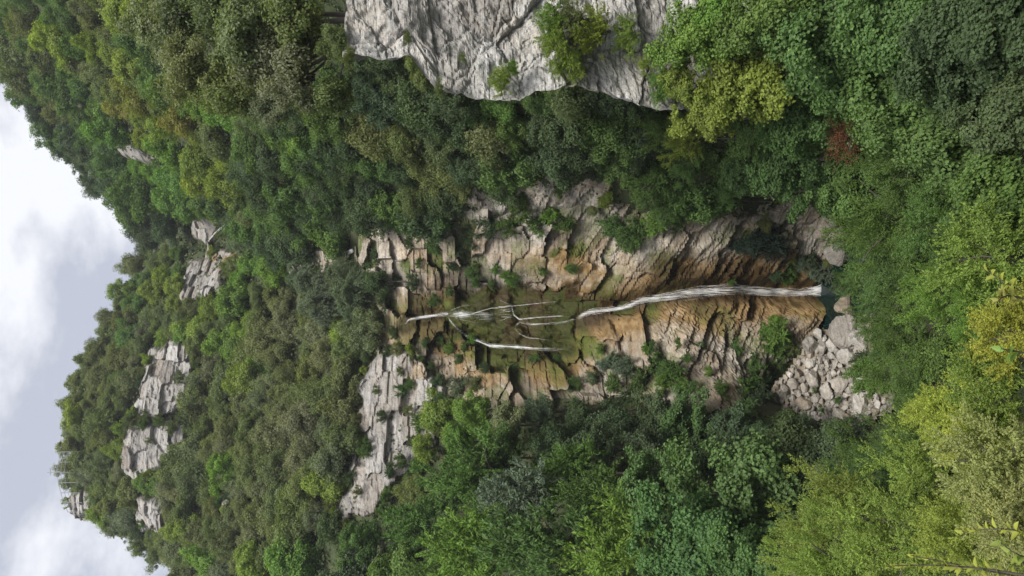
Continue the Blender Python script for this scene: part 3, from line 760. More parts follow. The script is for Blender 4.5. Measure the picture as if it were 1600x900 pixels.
# counted in strips along the slope: strip 1 nearest the waterfall wall, then downhill
def strips(items, width, start):
    """items: list with photo x, y first -> (strip number, place in strip from the photo's top edge)"""
    lab = [None] * len(items); by = {}
    for i, it in enumerate(items): by.setdefault(int(max(0, it[0] - start) // width), []).append(i)
    for n, kk in enumerate(sorted(by)):
        for m, i in enumerate(sorted(by[kk], key=lambda q: items[q][1])): lab[i] = (n + 1, m + 1)
    return lab
def size_word(r): return 'large' if r >= 12 else 'medium' if r >= 8 else 'small'
lb = strips(pts, 25, 1165)
for i, (x, y, r) in enumerate(pts):
    c = scree_pt(np.array(float(x)), np.array(float(y)))
    if y < 500: c = at(x, y, 57.5)
    R = r * c[1] / FPX * 1.12
    o = link('boulder', BM[int(rg.integers(10))], None, (c[0], c[1], c[2] + 0.1 * R))
    o.scale = (R, R, R * rg.uniform(0.8, 1.1)); o.rotation_euler = (rg.uniform(-.4, .4), rg.uniform(-.4, .4), rg.uniform(0, 6.3))
    tag(o, '%s pale boulder in the scree, %s strip from the sky side, %s from photo top' % (size_word(r), ordinal(lb[i][0]), ordinal(lb[i][1])), 'boulder', 'boulders at the foot of the gorge')
for (x, y, r, txt) in [(1307, 396, 17, 'cracked grey boulder on the bank photo-above the plunge pool'), (1312, 372, 14, 'grey angular boulder photo-above the cracked one on the pool bank'), (1330, 405, 12, 'low grey boulder at the water edge under the overhanging shrub'),
                       (1300, 345, 10, 'brownish boulder high on the earth bank beside the pool')]:
    c = at(x, y, 58.0); R = r * c[1] / FPX * 1.15
    o = link('boulder', BM[int(rg.integers(10))], None, c); o.scale = (R, R, R); o.rotation_euler = (0.3, 0.2, rg.uniform(0, 6))
    tag(o, txt, 'boulder', 'boulders at the foot of the gorge')
# gravel between
gp = []
Vb, Fb = cube_sphere(2)
for i in range(900):
    x, y = rg.uniform(1185, 1395), rg.uniform(515, 675)
    if poly_sd(SCREE, np.array(x), np.array(y)) < -4: continue
    c = scree_pt(np.array(x), np.array(y)); R = rg.uniform(0.08, 0.2)
    gp.append((Vb * R * (1 + 0.3 * rg.normal(size=Vb.shape)) + c + (0, 0, -0.12), Fb))
V, F = merge(gp); z0 = np.zeros(len(V))
o = link('gravel', mesh_from('gravel', V, F, {'tone': ('POINT', z0 + 0.4), 'crack': ('POINT', z0), 'stain': ('POINT', z0 + 0.15), 'moss': ('POINT', z0), 'wet': ('POINT', z0)}, False, M_BOULDER))
tag(o, 'small stones filling the gaps between the boulders', kind='stuff')
# ------------------------------------------------------------------ plants
def unit(v): return v / (np.linalg.norm(v, axis=-1, keepdims=True) + 1e-9)

def leaf_quads(p, n, a, ln, wd, shade):
    """kite-shaped leaves at p with normal n and long axis a"""
    a = unit(a - n * (a * n).sum(-1, keepdims=True)); b = np.cross(n, a)
    ln = ln[:, None]; wd = wd[:, None]
    V = np.stack([p - a * ln * 0.5, p + b * wd * 0.5 - a * ln * 0.08 + n * wd * 0.12, p + a * ln * 0.5 - n * ln * 0.12, p - b * wd * 0.5 - a * ln * 0.08 + n * wd * 0.12], 1)
    F = np.arange(len(p) * 4).reshape(-1, 4)
    return V.reshape(-1, 3), F, shade

def crown_mesh(name, seed, nc, rc, nl, ll, lw, shape=(1, 1, 0.85), style='round', low=-0.45, upb=0.35, stretch=1.0):
    rg = np.random.default_rng(seed)
    i = np.arange(nc) + 0.5
    zz = 1 - (1 - low) * i / nc; ph = i * 2.399963 + rg.uniform(0, 6)
    dirs = np.stack([np.sqrt(np.maximum(0, 1 - zz ** 2)) * np.cos(ph), np.sqrt(np.maximum(0, 1 - zz ** 2)) * np.sin(ph), zz], 1)
    dirs = unit(dirs + 0.30 * rg.normal(size=dirs.shape))
    # an uneven crown: a few leaders of different reach
    nlob = 5; la_ = unit(rg.normal(size=(nlob, 3)) + np.array([0, 0, 0.35])); reach = rg.uniform(0.55, 1.12, nlob)
    al = np.clip((dirs @ la_.T), 0, 1) ** 3; env = 0.62 + (al * (reach - 0.62)[None]).sum(1) / np.maximum(1, al.sum(1))
    env = np.clip(env * (1 + 0.25 * rg.normal(size=nc)), 0.35, 1.2)
    rad = (1 - rc * 0.5) * env * (0.72 + 0.45 * rg.random(nc))
    rad[rg.random(nc) < 0.2] *= 0.5
    C = dirs * rad[:, None] * np.array(shape)
    rcs = rc * (0.45 + 0.85 * rg.random(nc) ** 1.3)
    cs = rg.random(nc)
    k = np.repeat(np.arange(nc), (nl * 1.15 * (rcs / rc) ** 1.7).astype(int)); n = len(k)
    d = unit(rg.normal(size=(n, 3)))
    if style == 'round':
        f = 0.35 + 0.65 * np.sqrt(rg.random(n)); f = np.where(rg.random(n) < 0.10, f * rg.uniform(1.0, 1.55, n), f)
        lump = 1 + 0.50 * fbm(d[:, 0] * 1.7 + k * 3.1, d[:, 1] * 1.7, d[:, 2] * 1.7, 2, seed)
        p = C[k] + d * (rcs[k] * f * lump)[:, None] * np.array([1, 1, 0.8 * stretch])
        nrm = unit(d * 0.65 + dirs[k] * 0.35 + np.array([0, 0, upb]) + 0.55 * rg.normal(size=(n, 3)))
        ax = unit(rg.normal(size=(n, 3)) + np.array([0, 0, -0.3]))
    else:
        # leafy shoots: each clump is a handful of shoots with leaves along them
        ns = 9; sh = rg.integers(0, ns, n)
        base = unit(rg.normal(size=(nc, ns, 3)) * 0.8 + dirs[:, None] * 0.8 + np.array([0, 0, 0.9 if style == 'spray' else 0.1]))
        t = rg.random(n) ** 0.8
        off = base[k, sh] * (rcs[k] * 1.9 * t)[:, None]
        if style == 'willow': off[:, 2] -= rcs[k] * 1.5 * t ** 2
        wdt = (0.20 + 0.10 * rg.random(n)) * rcs[k] * (1.15 - 0.85 * t)
        p = C[k] - base[k, sh] * (rcs[k] * 0.5)[:, None] + off + d * wdt[:, None]
        nrm = unit(d * 0.5 + np.array([0, 0, 0.45]) + 0.5 * rg.normal(size=(n, 3)))
        ax = unit(base[k, sh] + 0.5 * d + (np.array([0, 0, -0.5]) if style == 'willow' else 0))
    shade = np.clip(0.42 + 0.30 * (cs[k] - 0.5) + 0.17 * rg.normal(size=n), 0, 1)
    s = 0.7 + 0.6 * rg.random(n)
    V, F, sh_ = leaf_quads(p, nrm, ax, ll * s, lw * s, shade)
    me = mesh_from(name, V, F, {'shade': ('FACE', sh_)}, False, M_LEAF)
    limbs = []
    for q in rg.permutation(nc)[:16]:
        t = np.linspace(0, 1, 5)[:, None]
        b0 = np.array([0, 0, -0.35]); m = np.array([C[q, 0] * 0.35, C[q, 1] * 0.35, C[q, 2] * 0.5])
        pts = (1 - t) ** 2 * b0 + 2 * t * (1 - t) * m + t ** 2 * C[q] + 0.02 * rg.normal(size=(5, 3))
        limbs.append(tube(pts, np.linspace(0.035, 0.007, 5), 4))
    lm = mesh_from('limbs', *merge(limbs), None, True, M_BARK)
    return me, lm

def trunk_mesh(seed):
    rg = np.random.default_rng(seed); t = np.linspace(0, 1, 7)
    pts = np.stack([0.05 * np.cumsum(rg.normal(size=7)) * 0.4, 0.05 * np.cumsum(rg.normal(size=7)) * 0.4, t], 1); pts[0, :2] = 0; pts[-1, :2] *= 0.2
    V, F = tube(pts, 0.05 * (1.35 - 0.75 * t), 7)
    return mesh_from('trunk', V, F, None, True, M_BARK)
TRUNKS = [trunk_mesh(i) for i in range(4)]

KIND = {}
def kind(key, oname, word, cat, n, *a, **k):
    KIND[key] = (oname, word, cat, [crown_mesh('crown', hash_seed(key) + i, *a, **k) for i in range(n)])
def hash_seed(s): return sum(ord(c) * (i + 1) for i, c in enumerate(s)) * 13 % 9973
kind('oak', 'evergreen_oak', 'evergreen oak', 'tree', 5, 52, 0.30, 380, 0.066, 0.042, (1, 1, 0.95))
kind('broad', 'broadleaf_tree', 'broadleaf tree', 'tree', 5, 46, 0.32, 390, 0.078, 0.054, (1, 1, 1.05), 'round', -0.6, 0.6)
kind('spray', 'ash_tree', 'feathery tree', 'tree', 3, 34, 0.34, 420, 0.085, 0.032, (0.95, 0.95, 1.0), 'spray')
kind('willow', 'willow_tree', 'willow', 'tree', 2, 30, 0.36, 520, 0.085, 0.022, (1, 1, 0.95), 'willow')
kind('maple', 'maple_tree', 'maple', 'tree', 4, 90, 0.22, 270, 0.058, 0.050, (1, 1, 1.0), 'round', -0.5, 0.8)
kind('fine', 'fine_leaved_tree', 'fine-leaved tree', 'tree', 3, 70, 0.26, 460, 0.042, 0.017, (1, 1, 1.0), 'spray')
kind('shrub', 'shrub', 'shrub', 'shrub', 4, 26, 0.38, 330, 0.10, 0.05, (1.15, 1, 0.8), 'spray', -0.8)
kind('near', 'leafy_shrub', 'leafy shrub', 'shrub', 2, 40, 0.32, 420, 0.055, 0.028, (1, 1, 0.9), 'spray')
kind('hang', 'trailing_shrub', 'trailing shrub', 'shrub', 2, 20, 0.40, 300, 0.12, 0.05, (0.8, 0.8, 1.0), 'willow', -0.9)
kind('dead', 'dead_tree', 'dead tree', 'tree', 1, 60, 0.25, 60, 0.04, 0.02, (0.62, 0.62, 1.0), 'spray')

TINT = {'olive': ('olive green', (0.170, 0.205, 0.078)), 'grey': ('grey olive', (0.200, 0.225, 0.125)), 'dark': ('dark green', (0.090, 0.135, 0.060)), 'mid': ('mid green', (0.120, 0.200, 0.055)),
        'bright': ('bright green', (0.165, 0.275, 0.058)), 'lime': ('yellow green', (0.235, 0.305, 0.062)), 'yellow': ('yellowing', (0.255, 0.255, 0.063)), 'blue': ('grey green', (0.161, 0.207, 0.132)),
        'teal': ('cool green', (0.122, 0.218, 0.066)), 'ivy': ('very dark green', (0.034, 0.063, 0.041)), 'rust': ('rust brown', (0.184, 0.075, 0.040)), 'cream': ('cream flowered', (0.36, 0.37, 0.14)),
        'gold': ('golden green', (0.36, 0.39, 0.075))}
_zg = np.linspace(-34, 110, 200)
def ground_z(x, y):
    w = wall(np.full(200, x), _zg); ok = np.nonzero(w <= y)[0]
    zz = _zg[ok[-1]] if len(ok) and w[0] <= y else -99.0
    # steep places: the ground straight below is the first crossing downwards from the ridge
    return max(min(zz, float(ridge(x))), float(near_ground(np.array(x), np.array(y))))
PLANTS = []
def plant(x, y, r, D, k, tint, label=None, base=None, sq=1.0, group=None, region=None, lean=0.0):
    """a tree or shrub whose crown shows at photo (x, y) with radius r px, D m ahead"""
    PLANTS.append(dict(x=x, y=y, r=r, D=D, k=k, tint=tint, label=label, base=base, sq=sq, group=group, region=region, lean=lean))

def build_plant(q, rg, label):
    oname, word, cat, meshes = KIND[q['k']]
    D = q['D']
    for _ in range(40):
        c = at(q['x'], q['y'], D); R = q['r'] * D / FPX * 1.08
        if q['base'] is not None: gz = q['base']; break
        gz = ground_z(c[0], c[1])
        if c[2] - gz > 0.55 * R: break
        D *= 0.975
    h = max(c[2] - gz, 0.3 * R)
    bx = q['lean']
    t = link(oname, None, None, (c[0] + bx, c[1], c[2] - h))
    tag(t, label, cat, q['group'])
    cm, lm = meshes[int(rg.integers(len(meshes)))]
    col = np.array(TINT[q['tint']][1]) * rg.uniform(0.90, 1.10) * np.array([rg.uniform(0.90, 1.06), 1.0, rg.uniform(0.85, 1.15)])
    rz = rg.uniform(0, 6.28); sx = R * rg.uniform(0.92, 1.1)
    cr = link('crown', cm, t, (-bx, 0, h)); cr.scale = (sx, sx * rg.uniform(0.8, 1.15), R * q['sq'] * rg.uniform(0.85, 1.25)); cr.rotation_euler[0] = rg.uniform(-0.15, 0.25); cr.rotation_euler[2] = rz; cr.color = (*col, 1)
    if cat == 'tree' or q['r'] > 25:
        tr = link('trunk' if cat == 'tree' else 'stem', TRUNKS[int(rg.integers(4))], t); hh = max(h - 0.2 * R, 0.1)
        tr.scale = (min(R, 3.0), min(R, 3.0), math.hypot(hh, bx * 0.85)); tr.rotation_euler[1] = math.atan2(-bx * 0.85, hh)
        if D < 60:
            lo = link('limbs', lm, t, (-bx, 0, h)); lo.scale = cr.scale; lo.rotation_euler[2] = rz
    return t

ROCKS = [GORGE] + [[(510, 800), (545, 760), (560, 700), (555, 600), (590, 545), (640, 548), (700, 600), (690, 640), (690, 700), (640, 740), (610, 760), (590, 800), (540, 815)],
    [(195, 735), (197, 660), (245, 655), (295, 660), (300, 690), (270, 720), (225, 750)], [(205, 652), (225, 590), (235, 545), (262, 540), (270, 530), (300, 530), (310, 560), (300, 625), (280, 640), (262, 652)],
    [(288, 470), (292, 425), (300, 405), (352, 400), (352, 455), (320, 468)], [(300, 370), (302, 338), (360, 335), (355, 352), (330, 378), (325, 405), (340, 390)], [(330, 405), (392, 408), (392, 395), (340, 388)],
    [(112, 800), (115, 765), (150, 765), (158, 790), (130, 805)], [(218, 830), (222, 770), (250, 775), (270, 815), (285, 838), (250, 832)], [(345, 795), (348, 775), (362, 778), (362, 795)],
    [(295, 735), (297, 715), (312, 718), (310, 735)], [(190, 240), (190, 215), (225, 230), (245, 255), (215, 258)], [(880, 290), (950, 265), (958, 290), (935, 330), (880, 330)],
    [(480, 425), (490, 398), (545, 405), (530, 425)], [(1195, 330), (1235, 305), (1290, 320), (1330, 345), (1350, 400), (1310, 420), (1240, 400), (1200, 385)], SCREE]
WILLOWS = [(445, 415), (600, 425), (600, 500), (520, 510), (455, 470)]
def rock_sd(x, y): return max(float(poly_sd(p, np.array(x), np.array(y))) for p in ROCKS + [WILLOWS])

def wood(poly, rfun, mix, group, seed, spacing=0.54, keep=0.30, n=12000):
    """fill a stretch of slope with trees until no gap is left"""
    rg = np.random.default_rng(seed); P = np.array(poly, float); lo, hi = P.min(0), P.max(0)
    X_, Y_ = rg.uniform(lo[0], hi[0], n), rg.uniform(lo[1], hi[1], n)
    ins = poly_sd(poly, X_, Y_) > 0
    got = []
    for x, y in zip(X_[ins], Y_[ins]):
        r = rfun(x, y) * rg.uniform(0.75, 1.3)
        if any((x - a) ** 2 + (y - b) ** 2 < (spacing * (r + c)) ** 2 for a, b, c in got): continue
        if rock_sd(x, y) > -keep * r: continue
        got.append((x, y, r))
    g = np.array(got); H = hit_wall(np.minimum(g[:, 0] + 0.45 * g[:, 2], 1320), g[:, 1])
    for (x, y, r), h in zip(got, H):
        m = mix(x, y, rg)
        plant(x, y, r, h[1] - 0.25 * r * h[1] / FPX, m[0], m[1], None, None, rg.uniform(0.9, 1.25), group, group)

def pick(rg, *opts):
    w = np.array([o[2] for o in opts], float); return opts[rg.choice(len(opts), p=w / w.sum())][:2]
def mix_hill(x, y, rg):
    if 200 < x < 380 and 150 < y < 290: return pick(rg, ('broad', 'lime', 3), ('broad', 'yellow', 1.5), ('broad', 'bright', 2), ('oak', 'olive', 2))
    if y > 0.95 * x + 90: return pick(rg, ('broad', 'dark', 3), ('oak', 'dark', 2), ('broad', 'mid', 3))  # shadowed flank of the hill: its shade is put into darker crown tints
    if x > 380 : return pick(rg, ('oak', 'dark', 3), ('broad', 'mid', 3), ('broad', 'bright', 1), ('oak', 'olive', 1.5))
    return pick(rg, ('broad', 'mid', 4), ('broad', 'bright', 0.8), ('broad', 'olive', 3.0), ('oak', 'olive', 1), ('broad', 'lime', 0.8))
wood([(-20, -30), (-20, 105), (10, 130), (60, 195), (130, 272), (190, 330), (238, 385), (300, 335), (355, 345), (420, 385), (545, 345), (560, 200), (420, 180), (330, 170), (230, 90), (240, -30)],
     lambda x, y: np.interp(x, [0, 200, 350, 550], [24, 27, 29, 33]), mix_hill, 'hill forest under the cloud', 301)
wood([(228, 395), (190, 450), (160, 520), (118, 590), (108, 650), (118, 740), (135, 795), (180, 822), (230, 868), (292, 897), (300, 840), (240, 760), (190, 745), (190, 655), (225, 580), (240, 535), (300, 520), (285, 460), (300, 395)],
     lambda x, y: 19.0, lambda x, y, rg: pick(rg, ('oak', 'olive', 5), ('broad', 'lime', 0.8), ('broad', 'olive', 3), ('oak', 'grey', 1.0), ('broad', 'mid', 0.8)) if y > 480 else pick(rg, ('broad', 'lime', 2), ('broad', 'mid', 2), ('oak', 'olive', 2)),
     'summit wood against the sky', 302, 0.54)
wood([(305, 400), (350, 410), (440, 400), (480, 440), (600, 450), (610, 540), (560, 590), (555, 690), (540, 760), (505, 800), (480, 840), (330, 910), (285, 895), (235, 765), (310, 690), (310, 540), (290, 520)],
     lambda x, y: np.interp(x, [300, 560], [24, 32]), lambda x, y, rg: pick(rg, ('oak', 'olive', 5), ('oak', 'grey', 4), ('broad', 'olive', 2.2), ('broad', 'bright', 0.4), ('broad', 'lime', 0.5)) if not (x < 420 and y < 520) else pick(rg, ('broad', 'lime', 2), ('broad', 'bright', 2), ('oak', 'olive', 2)),
     'oak slope below the summit cliffs', 303)
wood([(360, 345), (430, 160), (540, 120), (560, 85), (660, 80), (720, 130), (860, 110), (1010, 130), (1100, 220), (1150, 255), (1160, 315), (1060, 320), (960, 265), (900, 250), (850, 265), (740, 315), (690, 355), (640, 345), (550, 345), (545, 380), (430, 395)],
     lambda x, y: np.interp(x, [360, 600, 1100], [29, 34, 42]), lambda x, y, rg: pick(rg, ('oak', 'dark', 3), ('broad', 'mid', 2), ('broad', 'bright', 0.6), ('oak', 'olive', 1.0), ('broad', 'dark', 4)) if x < 1000 else pick(rg, ('fine', 'mid', 3), ('oak', 'grey', 1.5), ('broad', 'mid', 2)),
     'dark wood between crag and stream', 304)

def many(group, rows):
    for r in rows: plant(*r[:6], group=group, region=group, sq=r[6] if len(r) > 6 else 1.0)
# trees on top of the near crag
for x, y, r, D, k, t in [(300, 110, 62, 34, 'oak', 'grey'), (270, 45, 55, 35, 'oak', 'grey'), (365, 140, 52, 33.5, 'oak', 'olive'), (390, 60, 75, 32, 'oak', 'grey'), (340, 20, 60, 34, 'oak', 'olive'), (460, 120, 62, 31.5, 'oak', 'grey'),
                         (465, 30, 75, 31, 'oak', 'olive'), (520, 150, 38, 31, 'broad', 'olive'), (430, 170, 40, 33, 'oak', 'grey'), (530, 70, 32, 29, 'oak', 'olive'), (255, 90, 30, 36, 'oak', 'cream')][:10]:
    plant(x, y, r, 27.6 + (D - 29) * 0.45, k, t, base=4.75, lean=max(0.0, (y - 70) * 0.028), group='oaks on top of the crag', region='oaks on top of the crag')
many('leafy wood near the photo bottom', [(1180, 770, 95, 37, 'maple', 'teal'), (1100, 840, 85, 35, 'maple', 'teal'), (1235, 700, 62, 42, 'broad', 'dark'), (1265, 775, 55, 36, 'broad', 'dark'), (1040, 770, 62, 43, 'maple', 'teal'),
     (965, 780, 62, 45, 'spray', 'mid', 1.15), (905, 740, 52, 49, 'spray', 'mid', 1.2), (820, 780, 62, 48, 'spray', 'blue', 1.2), (745, 740, 50, 54, 'spray', 'mid', 1.2), (860, 860, 75, 42, 'spray', 'mid', 1.2), (760, 855, 65, 46, 'spray', 'bright', 1.2),
     (980, 870, 65, 40, 'spray', 'bright', 1.2), (665, 820, 45, 58, 'spray', 'mid', 1.1), (640, 885, 50, 58, 'broad', 'mid'), (570, 850, 40, 66, 'broad', 'mid'), (560, 900, 40, 66, 'broad', 'dark'), (470, 880, 42, 76, 'broad', 'bright'), (400, 880, 36, 86, 'broad', 'lime'), (520, 825, 28, 72, 'broad', 'dark'),
     (1080, 670, 42, 55, 'maple', 'teal'), (1030, 648, 34, 57, 'broad', 'dark'), (965, 660, 38, 58, 'oak', 'dark'), (905, 650, 34, 60, 'oak', 'dark'), (850, 645, 34, 61, 'oak', 'blue'), (795, 665, 40, 60, 'oak', 'grey'),
     (745, 640, 30, 64, 'broad', 'bright'), (690, 650, 32, 66, 'broad', 'lime'), (665, 700, 24, 68, 'broad', 'lime'), (720, 690, 34, 64, 'broad', 'bright'), (1150, 680, 45, 53, 'broad', 'dark'), (940, 705, 42, 53, 'broad', 'dark'), (1010, 705, 42, 52, 'broad', 'dark'), (870, 700, 40, 56, 'oak', 'dark'), (790, 715, 40, 57, 'broad', 'mid'), (1125, 720, 48, 48, 'maple', 'dark'),
     (1190, 680, 28, 50, 'broad', 'dark'), (650, 770, 34, 62, 'oak', 'olive'), (700, 770, 36, 58, 'broad', 'mid'), (1180, 880, 70, 30, 'maple', 'teal'), (1060, 900, 60, 36, 'maple', 'teal'), (700, 900, 50, 52, 'spray', 'mid')])
many('fine-leaved trees in the photo bottom corner', [(1300, 720, 50, 36, 'broad', 'dark'), (1360, 718, 50, 32, 'fine', 'mid'), (1420, 695, 60, 26, 'fine', 'mid'), (1470, 730, 95, 18, 'fine', 'lime'), (1340, 800, 80, 20, 'fine', 'lime'), (1420, 850, 105, 16, 'fine', 'lime'), (1265, 860, 55, 24, 'fine', 'lime'),
     (1320, 890, 80, 18, 'fine', 'lime'), (1530, 850, 100, 11, 'fine', 'lime'), (1400, 770, 75, 21, 'fine', 'mid'), (1500, 660, 60, 13, 'near', 'gold'), (1460, 650, 40, 15, 'near', 'gold'), (1570, 600, 70, 9, 'near', 'lime'), (1570, 730, 80, 8.5, 'near', 'cream'), (1550, 680, 60, 9.5, 'near', 'gold'), (1590, 820, 70, 8, 'near', 'cream'),
     (1590, 520, 70, 8.5, 'near', 'gold'), (1425, 640, 34, 40, 'fine', 'mid')])
many('trees by the photo right edge', [(1095, 60, 62, 25, 'maple', 'bright'), (1180, 120, 80, 25, 'maple', 'lime'), (1115, 180, 52, 26.5, 'maple', 'lime'), (1065, 130, 36, 26, 'maple', 'lime'), (1075, 215, 40, 34, 'fine', 'lime'), (1130, 20, 55, 24, 'maple', 'bright'),
     (1220, 30, 80, 23, 'maple', 'mid'), (1320, 70, 95, 22, 'maple', 'teal'), (1410, 30, 85, 20, 'maple', 'teal'), (1400, 130, 85, 22, 'maple', 'teal'), (1250, 180, 75, 27, 'maple', 'mid'), (1500, 90, 95, 17, 'maple', 'dark'), (1580, 30, 90, 14, 'maple', 'dark'), (1490, 210, 95, 19, 'maple', 'mid'),
     (1580, 190, 85, 14, 'maple', 'dark'), (1420, 250, 75, 25, 'fine', 'mid'), (1345, 275, 70, 29, 'maple', 'teal'), (1225, 255, 62, 35, 'maple', 'teal'), (1290, 300, 52, 40, 'maple', 'teal'), (1405, 340, 75, 28, 'fine', 'mid'), (1485, 330, 85, 21, 'fine', 'mid'), (1570, 310, 85, 14, 'maple', 'mid'),
     (1560, 400, 75, 13, 'near', 'lime'), (1410, 425, 65, 31, 'fine', 'mid'), (1370, 385, 48, 42, 'fine', 'teal'), (1385, 470, 48, 38, 'fine', 'mid'), (1425, 530, 62, 30, 'fine', 'mid'), (1480, 450, 70, 22, 'fine', 'bright'), (1500, 560, 62, 17, 'maple', 'mid'), (1445, 600, 55, 26, 'fine', 'mid'), (1540, 480, 60, 14, 'fine', 'bright'),
     (1180, 215, 45, 34, 'maple', 'mid'), (1160, 275, 36, 42, 'maple', 'teal'), (1280, 110, 55, 26, 'maple', 'mid'), (1395, 555, 30, 42, 'fine', 'teal')])
plant(1325, 212, 48, 25, 'dead', 'rust', 'rust brown half dead tree standing out among green crowns', group=None)
# willows by the stream head
plant(500, 465, 44, 84, 'willow', 'blue', 'pale grey green willow beside the stream head, nearest the sky', group='willows at the stream head')
plant(550, 470, 44, 80, 'willow', 'blue', 'large pale grey green willow right above the waterfall lip', group='willows at the stream head')
plant(470, 430, 28, 92, 'willow', 'blue', 'small pale grey green willow near the stream bed rocks', group='willows at the stream head')
plant(530, 435, 30, 82, 'willow', 'blue', 'middle sized pale willow squeezed between the two larger ones', group='willows at the stream head')
plant(590, 440, 24, 79, 'broad', 'dark', 'dark green bush between willow and top of the rock wall', group='willows at the stream head')
plant(390, 372, 30, 108, 'willow', 'blue', 'grey green willow just below the upper cascade', group='willows at the stream head')

# shrubs rooted in the rock wall
def wall_shrub(x, y, r, k, tint, sq=1.0):
    c = hit_wall(np.array(float(x)), np.array(float(y)))
    Dg = float(gorge_y(np.array(c[0]), np.array(c[2]))) if rock_sd(x, y) > 0 and poly_sd(GORGE, np.array(x), np.array(y)) > 0 else float(c[1]) - 0.5
    p = at(x, y, Dg - 0.2); R = r * Dg / FPX
    plant(x, y, r, Dg - 0.2, k, tint, base=p[2] - 0.55 * R, sq=sq, group='shrubs on the rock wall', region='shrubs on the rock wall')
for row in [(1030, 562, 20, 'shrub', 'mid'), (1058, 582, 20, 'shrub', 'mid'), (1040, 600, 18, 'shrub', 'bright'), (1215, 518, 20, 'shrub', 'bright'), (1200, 538, 16, 'shrub', 'bright'), (1222, 545, 14, 'shrub', 'mid'), (1130, 608, 15, 'shrub', 'mid'), (1150, 545, 12, 'shrub', 'teal'),
            (1172, 380, 24, 'hang', 'ivy'), (1198, 382, 26, 'hang', 'ivy'), (1150, 385, 14, 'hang', 'ivy'), (1218, 350, 18, 'shrub', 'ivy'), (1258, 408, 24, 'spray', 'blue'), (1238, 430, 15, 'shrub', 'mid'), (1285, 425, 18, 'spray', 'blue'), (1215, 430, 12, 'shrub', 'dark'),
            (1000, 365, 26, 'shrub', 'mid'), (965, 350, 24, 'shrub', 'mid'), (985, 375, 18, 'shrub', 'mid'), (1025, 350, 22, 'shrub', 'bright'), (1060, 345, 15, 'shrub', 'mid'), (1050, 320, 24, 'shrub', 'mid'), (840, 350, 20, 'shrub', 'mid'), (800, 345, 24, 'shrub', 'mid'), (770, 352, 24, 'shrub', 'dark'), (735, 370, 22, 'shrub', 'dark'),
            (860, 330, 22, 'shrub', 'bright'), (890, 350, 18, 'shrub', 'mid'), (820, 320, 24, 'shrub', 'mid'), (700, 345, 22, 'shrub', 'mid'), (660, 355, 20, 'shrub', 'dark'), (620, 345, 18, 'shrub', 'mid'), (630, 612, 13, 'shrub', 'mid'), (642, 600, 10, 'shrub', 'mid'), (955, 562, 14, 'hang', 'blue'), (985, 575, 16, 'shrub', 'blue'),
            (1010, 545, 10, 'shrub', 'bright'), (742, 530, 9, 'shrub', 'bright'), (728, 542, 8, 'shrub', 'mid'), (832, 560, 9, 'hang', 'mid'), (868, 562, 9, 'hang', 'mid'), (745, 440, 9, 'shrub', 'mid'), (790, 430, 9, 'shrub', 'bright'), (846, 424, 8, 'hang', 'mid'), (705, 455, 7, 'shrub', 'mid'), (940, 545, 8, 'shrub', 'bright'),
            (1180, 590, 20, 'shrub', 'mid'), (1160, 610, 18, 'shrub', 'mid'), (1230, 580, 16, 'shrub', 'olive'), (1200, 605, 16, 'shrub', 'dark'), (1145, 440, 8, 'shrub', 'mid'), (1190, 625, 18, 'shrub', 'dark'), (1170, 640, 18, 'shrub', 'teal'), (590, 400, 14, 'shrub', 'dark'), (655, 410, 9, 'shrub', 'mid'),
            (650, 440, 12, 'shrub', 'dark'), (680, 470, 10, 'shrub', 'mid'), (705, 415, 11, 'hang', 'dark'), (735, 425, 10, 'shrub', 'mid'), (770, 445, 9, 'shrub', 'mid'), (795, 440, 10, 'hang', 'bright'), (640, 380, 12, 'shrub', 'dark'), (680, 385, 12, 'shrub', 'mid'), (720, 395, 9, 'shrub', 'dark'), (665, 535, 8, 'shrub', 'mid'), (690, 530, 9, 'shrub', 'mid'), (705, 545, 8, 'shrub', 'bright'), (720, 560, 10, 'shrub', 'mid'), (760, 575, 9, 'shrub', 'dark'), (800, 575, 9, 'hang', 'mid'), (890, 420, 9, 'hang', 'mid'), (620, 440, 12, 'shrub', 'dark'), (600, 470, 12, 'shrub', 'dark'), (615, 520, 10, 'shrub', 'dark'), (640, 540, 8, 'shrub', 'mid'),
            (1005, 590, 15, 'shrub', 'mid'), (1195, 520, 14, 'hang', 'bright'), (1208, 500, 11, 'hang', 'bright'), (1235, 530, 12, 'shrub', 'mid'), (1240, 548, 14, 'shrub', 'olive'), (1190, 575, 16, 'shrub', 'mid'), (1215, 590, 16, 'shrub', 'dark'), (1175, 605, 16, 'shrub', 'mid'), (1205, 625, 16, 'shrub', 'dark'), (1040, 580, 16, 'shrub', 'mid'), (1070, 600, 14, 'shrub', 'bright'), (1020, 575, 12, 'shrub', 'mid'), (1000, 600, 16, 'shrub', 'mid'), (940, 570, 12, 'hang', 'blue'), (965, 575, 14, 'hang', 'blue'), (800, 430, 10, 'hang', 'bright'), (775, 420, 10, 'shrub', 'bright'), (745, 415, 9, 'shrub', 'mid'), (1085, 605, 12, 'shrub', 'mid'), (1110, 580, 10, 'shrub', 'bright'), (1020, 540, 9, 'shrub', 'mid'), (1060, 535, 8, 'shrub', 'mid'), (930, 590, 14, 'shrub', 'blue'), (900, 600, 14, 'shrub', 'mid'), (960, 600, 16, 'shrub', 'mid'), (985, 620, 16, 'shrub', 'dark'), (1250, 575, 12, 'shrub', 'mid'), (1215, 560, 14, 'shrub', 'mid'), (1180, 560, 9, 'shrub', 'mid'), (575, 555, 14, 'oak', 'dark'), (610, 550, 10, 'shrub', 'dark'), (720, 605, 16, 'shrub', 'blue'), (745, 600, 14, 'shrub', 'olive'), (660, 560, 7, 'shrub', 'mid'), (1095, 540, 8, 'shrub', 'mid'), (1075, 560, 10, 'shrub', 'mid')]:
